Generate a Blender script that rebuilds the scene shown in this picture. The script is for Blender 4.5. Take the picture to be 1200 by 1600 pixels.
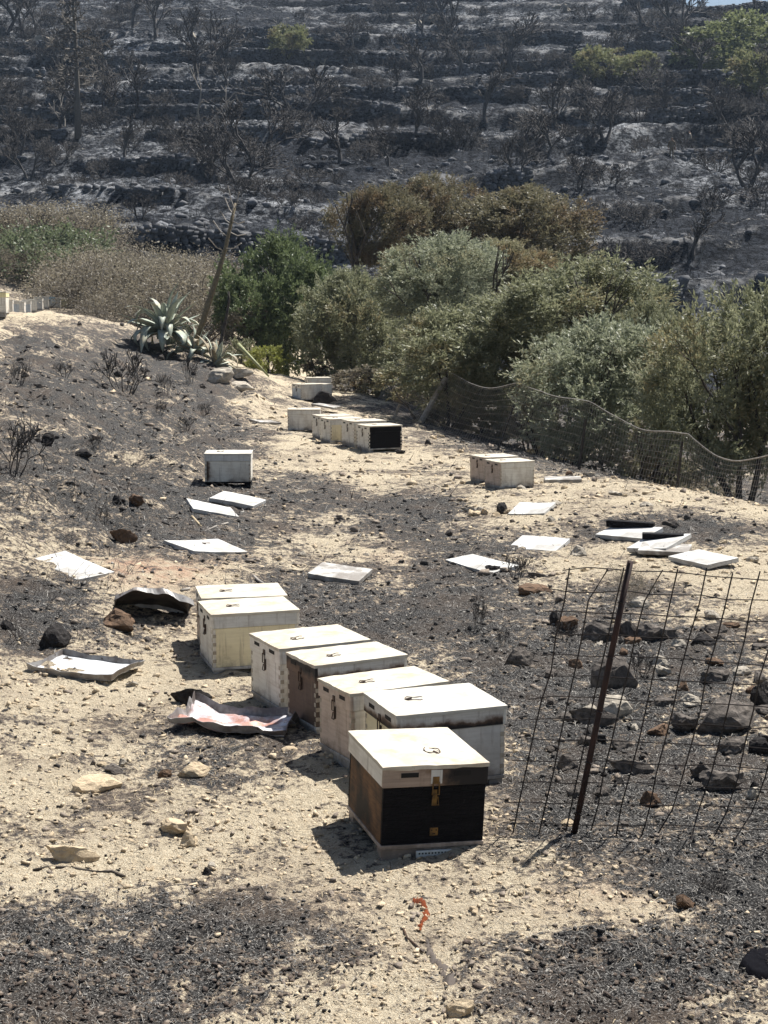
import bpy, bmesh, math, random
import numpy as np
from mathutils import Vector, Matrix, Euler
R = math.radians
for o in list(bpy.data.objects): bpy.data.objects.remove(o)
SC = bpy.context.scene
COL = SC.collection

# ------------------------------------------------------------------ camera, sky, sun, exposure
F, PITCH, CAMH = 2400.0, math.atan(330 / 2400), 2.1           # focal length in photo pixels (1200 wide)
cam = bpy.data.cameras.new('camera'); cam_o = bpy.data.objects.new('camera', cam); COL.objects.link(cam_o)
cam.sensor_fit = 'HORIZONTAL'; cam.sensor_width = 36; cam.lens = 72
cam.clip_start = .1; cam.clip_end = 3000
cam_o.location = (0, 0, CAMH); cam_o.rotation_euler = (math.pi / 2 - PITCH, 0, 0)
SC.camera = cam_o
SUN = Vector((.47, .46, 1.15)).normalized()
world = bpy.data.worlds.new('World'); SC.world = world; world.use_nodes = True
wn = world.node_tree; sky = wn.nodes.new('ShaderNodeTexSky'); sky.sky_type = 'NISHITA'; sky.sun_disc = False
sky.sun_elevation = math.asin(SUN.z); sky.sun_rotation = math.atan2(SUN.x, SUN.y)
sky.dust_density = 1.2; sky.air_density = 1.0; sky.ozone_density = .3
wn.links.new(sky.outputs[0], wn.nodes['Background'].inputs[0]); wn.nodes['Background'].inputs[1].default_value = .05
sl = bpy.data.lights.new('sun', 'SUN'); sl.energy = 5.0; sl.angle = R(.53); sl.color = (1, .965, .91)
so = bpy.data.objects.new('sun', sl); COL.objects.link(so); so.rotation_euler = SUN.to_track_quat('Z', 'Y').to_euler(); so.location = (20, 20, 60)
SC.view_settings.view_transform = 'Standard'; SC.view_settings.look = 'None'
SC.view_settings.gamma = 1; SC.view_settings.exposure = .95
SC.view_settings.use_curve_mapping = False
SC.cycles.max_bounces = 6; SC.cycles.transparent_max_bounces = 6

# ------------------------------------------------------------------ numeric helpers
def h2(ix, iy, seed):
    n = (ix.astype(np.int64) * 374761393 + iy.astype(np.int64) * 668265263 + seed * 974711) & 0x7fffffff
    n = ((n ^ (n >> 13)) * 1274126177) & 0x7fffffff
    return ((n ^ (n >> 16)) & 0xffff) / 65535.0
def vnoise(x, y, seed=0):
    x = np.asarray(x, float); y = np.asarray(y, float)
    ix = np.floor(x); iy = np.floor(y); fx = x - ix; fy = y - iy
    fx = fx * fx * (3 - 2 * fx); fy = fy * fy * (3 - 2 * fy)
    a = h2(ix, iy, seed); b = h2(ix + 1, iy, seed); c = h2(ix, iy + 1, seed); d = h2(ix + 1, iy + 1, seed)
    return (a + (b - a) * fx) * (1 - fy) + (c + (d - c) * fx) * fy - .5
def fbm(x, y, sc, oct=3, seed=0):
    s = 0; a = 1
    for k in range(oct):
        s = s + a * vnoise(np.asarray(x) * sc * 2 ** k + 17.3 * k, np.asarray(y) * sc * 2 ** k + 9.1 * k, seed + k * 7); a *= .5
    return s
def sstep(a, b, t):
    t = np.clip((t - a) / (b - a), 0, 1); return t * t * (3 - 2 * t)

# ------------------------------------------------------------------ terrain
TP = np.array([  # x, y, z: the level track, the bank on the left, the drop behind the far fence
 (-1,2,0),(1,2,0),(3.5,2,0),(-1,4.5,0),(1,4.5,0),(3,4.5,0),(-1.4,7,0),(0,7,0),(2,7,0),(4,7,0),(-1.2,10,0),(.5,10,0),(3,10,0),(5,10,0),
 (-1.5,14,.02),(1,14,0),(4,14.5,0),(-1.7,20,.02),(.5,20,0),(2.3,19.5,0),(-1.5,26,.0),(.3,27,0),(-1.5,33,0),(-.6,35.5,0),(-2,40,-.1),
 (-1.9,5,.02),(-2.6,7.3,.15),(-3,12,.45),(-2.2,8.8,.12),(-5.5,22,.95),(-3.9,15.5,.61),(-3.7,22,.42),(-3.75,30,.47),(-5.8,28,1.05),
 (-8.5,34,1.58),(-6.6,38,1.62),(-3.7,33,.59),(-2.5,18,.12),(-2.6,26,.12),(-9.5,38,1.80),(-10.3,45,1.83),(-11.2,52,1.83),(-12,60,1.85),(-10,30,1.9),(-9,22,1.8),(-7,14,1.5),(-5,8,1.0),(-4,3,.7),
 (-13,40,1.8),(-14,50,1.9),(-8,52,1.75),(-6,48,1.5),(-15.5,67,3.2),(-10.3,67,2.9),(-6.5,60,2.3),(-3,58,.7),(-4,40,.4),
 (3.98,15.9,0),(3.3,17.2,0),(2.42,19.4,0),(1.62,22.1,0),(.62,27,0),(-.12,34,0),(6,15.5,-.7),(5.5,20,-.9),(4.4,24,-1.0),(3,30,-1.0),(2,38,-1),(8,22,-1.3),(8,30,-1.6),(6,45,-1.6),(0,48,-.8),(2,60,-.6),(12,50,-1.5),(10,64,-.3),
 (4.6,11,0),(5.2,6,0),(6.5,12,-.3),(18,60,0),(-20,60,4.4),(-22,40,3)], float)
def _tps():
    X = TP[:, :2]; n = len(X); d = np.linalg.norm(X[:, None] - X[None], axis=2)
    K = np.where(d > 0, d * d * np.log(d + 1e-9), 0) + np.eye(n) * .4
    P = np.c_[np.ones(n), X]; A = np.block([[K, P], [P.T, np.zeros((3, 3))]])
    return np.linalg.solve(A, np.r_[TP[:, 2], 0, 0, 0])
TW = _tps()
def tps(x, y):
    x = np.asarray(x, float); y = np.asarray(y, float); out = TW[-3] + TW[-2] * x + TW[-1] * y
    for (a, b, c), w in zip(TP, TW):
        d2 = (x - a) ** 2 + (y - b) ** 2; out = out + w * .5 * d2 * np.log(d2 + 1e-9)
    return out
HY = [56, 66, 76, 90, 105, 120, 150, 185, 215, 240, 270, 320]; HZ = [-.4, 1.0, 3.0, 6.2, 9.6, 13, 22.3, 33.6, 43.8, 54, 64, 60]
STEP = 2.9
def hill_smooth(x, y):
    z = np.interp(y, HY, HZ) + 2.6 * sstep(-2, -12, x) * sstep(120, 62, y)
    z = z + fbm(x, y, .022, 3, 40) * 4.5 * sstep(62, 110, y)
    cap = 38.3 + .02 * (x - 43) + fbm(x, y, .06, 2, 44) * 1.2
    rt = sstep(36, 42, x) * sstep(176, 194, y)
    return z * (1 - rt) + np.minimum(z, cap) * rt
def terr_t(x, y):
    return hill_smooth(x, y) / STEP + (fbm(x, y, .03, 4, 50) * 1.15 + .006 * x * np.sin(y * .045 + 1))
def hill(x, y):
    t = terr_t(x, y); k = np.floor(t); f = t - k
    prof = np.where(f < .92, f / .92 * .38, .38 + (f - .92) / .08 * .62)
    m = np.clip(.92 + fbm(x, y, .04, 3, 61) * 1.3, .3, 1.15) * sstep(60, 74, y)
    return hill_smooth(x, y) + STEP * (prof - f) * m
def gz0(x, y):
    x = np.asarray(x, float); y = np.asarray(y, float)
    b = sstep(56, 72, y)
    z = np.where(b < 1, tps(x, np.minimum(y, 74)), 0) * (1 - b)
    return z + np.where(b > 0, hill(x, np.maximum(y, 56)), 0) * b
def gz(x, y):
    x = np.asarray(x, float); y = np.asarray(y, float); bank = sstep(.03, .5, -(x + 1.5 + .02 * y)) * sstep(9, 14, y) * sstep(41, 34, y)
    return gz0(x, y) + fbm(x, y, 1.1, 2, 3) * .035 + bank * (fbm(x, y * .6, .9, 3, 33) * .26 + fbm(x, y, 2.6, 4, 37) * .17 - np.abs(fbm(x * 1.3, y * .35, .8, 2, 35)) * .16)
def zf(x, y): return float(gz(np.array([x]), np.array([y]))[0])
def ray(px, py):
    u = (px - 600) / F; v = (800 - py) / F
    return np.array([u, math.cos(PITCH) + v * math.sin(PITCH), -math.sin(PITCH) + v * math.cos(PITCH)])
def at(px, py, D):      # point of the sight line through a photo pixel at distance D along the ground
    d = ray(px, py); t = D / d[1]; return Vector((d[0] * t, D, CAMH + d[2] * t))
def on_z(px, py, z=0.):
    d = ray(px, py); t = (z - CAMH) / d[2]; return Vector((d[0] * t, d[1] * t, z))
def hit(px, py, far=240):   # where that sight line meets the ground
    d = ray(px, py); t = np.concatenate([np.linspace(3.5, 45, 900), np.linspace(45.1, far, 1500)])
    P = d[None] * t[:, None]; z = CAMH + P[:, 2]; g = gz(P[:, 0], P[:, 1]); b = np.nonzero(z < g)[0]
    i = b[0] if len(b) else len(t) - 1
    if 0 < i: a = (z[i-1] - g[i-1]) / max(1e-9, (z[i-1] - g[i-1]) - (z[i] - g[i])); tt = t[i-1] + (t[i] - t[i-1]) * min(max(a, 0), 1)
    else: tt = t[i]
    return Vector((d[0] * tt, d[1] * tt, CAMH + d[2] * tt))
def pxm(p): return F / p.y      # photo pixels per metre at a point
def at_ground(px, D):           # ground point at picture column px and distance D
    x = (px - 600) / F * D; return Vector((x, D, zf(x, D)))

# ------------------------------------------------------------------ object helpers
def mesh_np(name, v, f, mat=None, smooth=False):
    v = np.asarray(v, np.float32); f = np.asarray(f, np.int32); me = bpy.data.meshes.new(name); k = f.shape[1]
    me.vertices.add(len(v)); me.vertices.foreach_set('co', v.ravel())
    me.loops.add(f.size); me.loops.foreach_set('vertex_index', f.ravel())
    me.polygons.add(len(f)); me.polygons.foreach_set('loop_start', np.arange(0, f.size, k, dtype=np.int32))
    if smooth: me.polygons.foreach_set('use_smooth', np.ones(len(f), bool))
    me.update(calc_edges=True)
    if mat: me.materials.append(mat)
    return me
def add(name, me, parent=None, loc=None, rot=None, scale=None):
    o = bpy.data.objects.new(name, me); COL.objects.link(o)
    if parent: o.parent = parent
    if loc is not None: o.location = loc
    if rot is not None: o.rotation_euler = rot
    if scale is not None: o.scale = (scale,) * 3 if isinstance(scale, (int, float)) else scale
    return o
def tag(o, label=None, cat=None, group=None, kind=None):
    for k, v in (('label', label), ('category', cat), ('group', group), ('kind', kind)):
        if v: o[k] = v
    return o
def empty(name, loc=(0, 0, 0), rot=(0, 0, 0), scale=1):
    o = add(name, None, None, loc, rot, scale); o.empty_display_size = .1; return o
class MB:
    def __init__(s): s.v = []; s.f = []
    def box(s, x0, x1, y0, y1, z0, z1, bev=0):
        b = len(s.v)
        if not bev:
            s.v += [(x, y, z) for z in (z0, z1) for y in (y0, y1) for x in (x0, x1)]
            s.f += [tuple(b + i for i in q) for q in ((0,2,3,1),(4,5,7,6),(0,1,5,4),(2,6,7,3),(0,4,6,2),(1,3,7,5))]
        else:
            bm = bmesh.new(); bmesh.ops.create_cube(bm, size=1)
            for w in bm.verts: w.co = Vector(((x0+x1)/2 + w.co.x*(x1-x0), (y0+y1)/2 + w.co.y*(y1-y0), (z0+z1)/2 + w.co.z*(z1-z0)))
            bmesh.ops.bevel(bm, geom=bm.edges[:], offset=bev, segments=1, affect='EDGES')
            bm.verts.index_update(); s.v += [tuple(w.co) for w in bm.verts]; s.f += [tuple(b + w.index for w in q.verts) for q in bm.faces]; bm.free()
        return s
    def tube(s, pts, rad, n=6, close=True):
        pts = [Vector(p) for p in pts]; rad = rad if isinstance(rad, (list, tuple)) else [rad] * len(pts); b = len(s.v)
        for i, p in enumerate(pts):
            t = (pts[min(i+1, len(pts)-1)] - pts[max(i-1, 0)]).normalized(); a = t.orthogonal().normalized()
            ref = Vector((0, 0, 1)) if abs(t.z) < .9 else Vector((1, 0, 0)); a = t.cross(ref).normalized(); c = t.cross(a)
            for k in range(n):
                g = 2 * math.pi * k / n; s.v.append(tuple(p + (a * math.cos(g) + c * math.sin(g)) * rad[i]))
        for i in range(len(pts) - 1):
            for k in range(n): s.f.append((b+i*n+k, b+i*n+(k+1) % n, b+(i+1)*n+(k+1) % n, b+(i+1)*n+k))
        if close: s.f.append(tuple(b+k for k in range(n))[::-1]); s.f.append(tuple(b+(len(pts)-1)*n+k for k in range(n)))
        return s
    def me(s, name, mat=None, smooth=False):
        m = bpy.data.meshes.new(name); m.from_pydata(s.v, [], s.f); m.update()
        if smooth: m.polygons.foreach_set('use_smooth', np.ones(len(m.polygons), bool))
        if mat: m.materials.append(mat)
        return m

# ------------------------------------------------------------------ materials
class NB:
    def __init__(s, name, rough=.8, spec=.3):
        s.m = bpy.data.materials.new(name); s.m.use_nodes = True; s.t = s.m.node_tree; s.b = s.t.nodes['Principled BSDF']
        s.b.inputs['Roughness'].default_value = rough; s.b.inputs['Specular IOR Level'].default_value = spec
        s.co = s.t.nodes.new('ShaderNodeTexCoord')
    def n(s, t, **k):
        x = s.t.nodes.new(t)
        for a, b in k.items(): setattr(x, a, b)
        return x
    def l(s, a, b): s.t.links.new(a, b)
    def set(s, sock, v):
        if hasattr(v, 'is_output'): s.l(v, sock)
        elif isinstance(v, tuple) and len(v) == 3 and sock.type == 'RGBA': sock.default_value = (*v, 1)
        else: sock.default_value = v
    def vec(s, which='Object', scale=None, off=None):
        v = s.co.outputs[which]
        if scale or off:
            mp = s.n('ShaderNodeMapping'); s.l(v, mp.inputs[0])
            if scale: mp.inputs['Scale'].default_value = scale
            if off: mp.inputs['Location'].default_value = off
            v = mp.outputs[0]
        return v
    def noise(s, sc, det=4, rough=.55, vec=None, dist=0):
        x = s.n('ShaderNodeTexNoise'); s.set(x.inputs['Vector'], vec or s.vec()); x.inputs['Scale'].default_value = sc
        x.inputs['Detail'].default_value = det; x.inputs['Roughness'].default_value = rough; x.inputs['Distortion'].default_value = dist
        return x.outputs[0]
    def voro(s, sc, feat='F1', vec=None, out=0):
        x = s.n('ShaderNodeTexVoronoi', feature=feat); s.set(x.inputs['Vector'], vec or s.vec()); x.inputs['Scale'].default_value = sc
        return x.outputs[out]
    def math(s, op, a, b=0., clamp=False):
        x = s.n('ShaderNodeMath', operation=op, use_clamp=clamp); s.set(x.inputs[0], a); s.set(x.inputs[1], b); return x.outputs[0]
    def ramp(s, f, a, b):      # linear step from a to b
        x = s.n('ShaderNodeMapRange'); s.set(x.inputs[0], f); x.inputs[1].default_value = a; x.inputs[2].default_value = b; return x.outputs[0]
    def mix(s, f, a, b):
        x = s.n('ShaderNodeMix', data_type='RGBA'); s.set(x.inputs[0], f); s.set(x.inputs[6], a); s.set(x.inputs[7], b); return x.outputs[2]
    def color(s, c): s.set(s.b.inputs['Base Color'], c); return s
    def bump(s, h, st=.5, dist=.01):
        x = s.n('ShaderNodeBump'); x.inputs['Strength'].default_value = st; x.inputs['Distance'].default_value = dist
        s.l(h, x.inputs['Height']); s.l(x.outputs[0], s.b.inputs['Normal']); return s
    def rand(s): return s.n('ShaderNodeObjectInfo').outputs['Random']

def m_ground():
    b = NB('burnt_ground', .95, .1); a = b.n('ShaderNodeAttribute', attribute_name='mask'); sp = b.n('ShaderNodeSeparateColor'); b.l(a.outputs['Color'], sp.inputs[0])
    ash, pink, hl = sp.outputs
    n6 = b.noise(.55, 4, .6, b.vec('Object', (1, 1, 1), (9, 4, 0))); n1 = b.noise(1.3, 6, .62); n2 = b.noise(6, 7, .68); n3 = b.noise(38, 5, .75); n4 = b.noise(140, 3, .75); n5 = b.noise(17, 5, .7, b.vec('Object', (1, 1, 1), (3, 8, 0)))
    c_ = lambda n, w: b.math('MULTIPLY', b.math('SUBTRACT', n, .5), w)
    k = b.math('ADD', b.math('MULTIPLY', ash, .92), c_(n2, 2.4)); k = b.math('ADD', k, c_(n3, 2.4)); k = b.math('ADD', k, c_(n1, 2.2)); k = b.math('ADD', k, c_(n5, 1.8)); k = b.math('ADD', k, c_(n6, 1.2))
    sand = b.mix(b.ramp(n5, .36, .64), (.60, .505, .36), (.42, .34, .235)); sand = b.mix(b.ramp(n4, .46, .70), sand, (.78, .70, .54))
    sand = b.mix(b.math('MULTIPLY', b.ramp(n3, .58, .70), .8), sand, (.13, .105, .08))
    sand = b.mix(b.math('MULTIPLY', pink, b.ramp(n2, .38, .6)), sand, (.48, .29, .20))
    sand = b.mix(b.math('MULTIPLY', b.ramp(n1, .46, .66), .55), sand, (.30, .24, .18))
    mid = b.mix(b.ramp(n5, .4, .62), (.27, .215, .165), (.13, .108, .09))
    dark = b.mix(b.ramp(n3, .38, .60), (.007, .007, .008), (.062, .060, .058)); dark = b.mix(b.ramp(n4, .54, .66), dark, (.40, .385, .36))
    dark = b.mix(b.math('MULTIPLY', b.ramp(n1, .5, .72), .6), dark, (.16, .12, .09))
    near = b.mix(b.ramp(k, .20, .46), sand, mid); near = b.mix(b.ramp(k, .46, .74), near, dark)
    hv = b.vec('Object', (1, .6, 1.8)); hn = b.noise(.45, 7, .72, hv); hn2 = b.noise(2.6, 6, .75, hv); hn3 = b.noise(.07, 4, .6)
    hc = b.mix(b.ramp(hn2, .42, .64), (.005, .006, .009), (.075, .084, .102))
    hc = b.mix(b.math('MULTIPLY', b.ramp(hn, .46, .57), b.ramp(hn3, .46, .60)), hc, b.mix(b.ramp(hn2, .42, .6), (.045, .05, .058), (.60, .62, .65)))
    hc = b.mix(b.math('MULTIPLY', b.ramp(hn, .42, .34), b.ramp(hn2, .5, .6)), hc, (.44, .41, .36))
    hc = b.mix(b.math('MULTIPLY', b.math('MULTIPLY', a.outputs['Alpha'], b.ramp(hn, .44, .56)), .75), hc, (.46, .455, .45))
    b.color(b.mix(hl, near, hc))
    hgt = b.math('ADD', b.math('MULTIPLY', n3, 1.3), b.math('MULTIPLY', n4, .5)); hgt = b.math('ADD', hgt, n5); hgt = b.math('ADD', hgt, b.math('MULTIPLY', b.math('MULTIPLY', hn2, hl), 46.0))
    b.bump(hgt, 1.0, .03); return b.m
def m_rock(name, c1, c2, char=.0, sc=9):
    b = NB(name, .9, .2); n = b.noise(sc, 6, .65); n2 = b.noise(sc * 7, 4, .7)
    c = b.mix(b.ramp(n, .35, .65), c1, c2); c = b.mix(b.math('MULTIPLY', b.ramp(n2, .5, .75), .4), c, tuple(v * .35 for v in c1))
    if char: c = b.mix(b.math('MULTIPLY', b.ramp(b.noise(sc * .6, 4), .5 - char * .3, .62), char), c, (.03, .028, .027))
    b.color(c); b.bump(b.math('ADD', n, b.math('MULTIPLY', n2, .4)), .7, .015); return b.m
def m_paint(name, base, dirt, dirt_amt=.45, scorch=None, grime=True):
    """weathered paint on wood: grain, grime, scuffs; scorch = (axis, from, to): char creeping in along an axis of the thing"""
    b = NB(name, .62, .3); g = b.noise(5, 5, .6, b.vec('Object', (1.2, 1.2, 16))); n = b.noise(7, 6, .65); n2 = b.noise(38, 4, .7)
    c = b.mix(b.math('MULTIPLY', b.ramp(g, .42, .7), dirt_amt * .6), base, dirt); c = b.mix(b.math('MULTIPLY', b.ramp(n, .5, .72), dirt_amt), c, dirt)
    c = b.mix(b.math('MULTIPLY', b.ramp(n2, .66, .74), .7), c, tuple(v * .35 for v in dirt))
    c = b.mix(b.math('MULTIPLY', b.ramp(b.noise(2.3, 5, .6), .5, .68), .5), c, tuple(v * .75 for v in dirt)); c = b.mix(b.math('MULTIPLY', b.ramp(b.noise(3.4, 6, .7, b.vec('Object', (1, 1, .5), (5, 3, 1))), .60, .72), .45), c, (.16, .12, .09))
    if grime:
        st_ = b.noise(3, 5, .65, b.vec('Object', (13, 13, 1.1))); c = b.mix(b.math('MULTIPLY', b.ramp(st_, .56, .70), .55), c, (.17, .125, .09))
        sz = b.n('ShaderNodeSeparateXYZ'); b.l(b.vec(), sz.inputs[0]); kk = b.math('ADD', b.ramp(sz.outputs[2], .16, .02), b.math('MULTIPLY', b.math('SUBTRACT', n, .5), 1.8)); c = b.mix(b.math('MULTIPLY', b.ramp(kk, .55, 1.0), .7), c, (.10, .08, .065))
    if scorch:
        ax, lo, hi = scorch; s3 = b.n('ShaderNodeSeparateXYZ'); b.l(b.vec(), s3.inputs[0])
        k = b.math('ADD', b.ramp(s3.outputs['XYZ'.index(ax)], lo, hi), b.math('MULTIPLY', b.math('SUBTRACT', n, .5), 1.5))
        c = b.mix(b.ramp(k, .25, .62), c, (.16, .10, .065)); c = b.mix(b.ramp(k, .48, .85), c, (.016, .014, .014))
    b.color(c); b.bump(b.math('ADD', b.math('MULTIPLY', g, .8), n2), .25, .004); return b.m
def m_char():
    b = NB('charred_wood', .7, .12); v = b.vec('Object', (9, 9, 26)); e = b.voro(3.2, 'DISTANCE_TO_EDGE', v); g = b.noise(6, 5, .6, b.vec('Object', (1.5, 1.5, 22)), 1.2)
    c = b.mix(b.ramp(g, .4, .7), (.005, .005, .006), (.014, .013, .014)); c = b.mix(b.math('MULTIPLY', b.ramp(b.noise(30, 4, .7), .66, .78), .4), c, (.10, .095, .09))
    b.color(c); b.bump(b.math('ADD', b.ramp(e, 0, .12), g), .55, .008); return b.m
def m_burntwood():
    b = NB('scorched_bare_wood', .7, .25); g = b.noise(7, 5, .6, b.vec('Object', (1.5, 1.5, 20)), .8); n = b.noise(5, 5)
    c = b.mix(b.ramp(g, .35, .65), (.22, .11, .045), (.11, .055, .025)); c = b.mix(b.ramp(n, .42, .62), c, (.02, .015, .013))
    b.color(c); b.bump(g, .4, .005); return b.m
def m_plain(name, c1, c2=None, rough=.7, metal=0, sc=20, bump=.2, spec=.3):
    b = NB(name, rough, spec); n = b.noise(sc, 4, .65); b.color(b.mix(b.ramp(n, .35, .65), c1, c2 or tuple(v * .7 for v in c1)))
    b.b.inputs['Metallic'].default_value = metal
    if bump: b.bump(n, bump, .005)
    return b.m
def m_leaf(name, c1, c2, c3=None, amt=.0, trans=.38, sc=1.3):
    b = NB(name, .5, .3); n = b.noise(sc, 4, .6); n2 = b.noise(23, 2)
    c = b.mix(b.ramp(n2, .35, .65), c1, c2)
    if c3: c = b.mix(b.ramp(b.math('ADD', n, b.math('MULTIPLY', b.math('SUBTRACT', n2, .5), .5)), .62 - amt * .35, .74 - amt * .3), c, c3)
    b.color(c); tr = b.n('ShaderNodeBsdfTranslucent'); b.set(tr.inputs[0], c); mx = b.n('ShaderNodeMixShader'); mx.inputs[0].default_value = trans
    b.l(b.b.outputs[0], mx.inputs[1]); b.l(tr.outputs[0], mx.inputs[2]); b.l(mx.outputs[0], b.t.nodes['Material Output'].inputs[0]); return b.m
def m_metal(name, c1, c2, c3, rough=.4, lo=.45, hi=.6):
    b = NB(name, rough, .5); n = b.noise(5, 6, .65); n2 = b.noise(25, 4, .7)
    c = b.mix(b.ramp(n, lo, hi), c1, c2); c = b.mix(b.ramp(n2, .58, .7), c, c3); b.color(c); b.b.inputs['Metallic'].default_value = .35
    b.bump(n, .3, .01); return b.m

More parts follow.
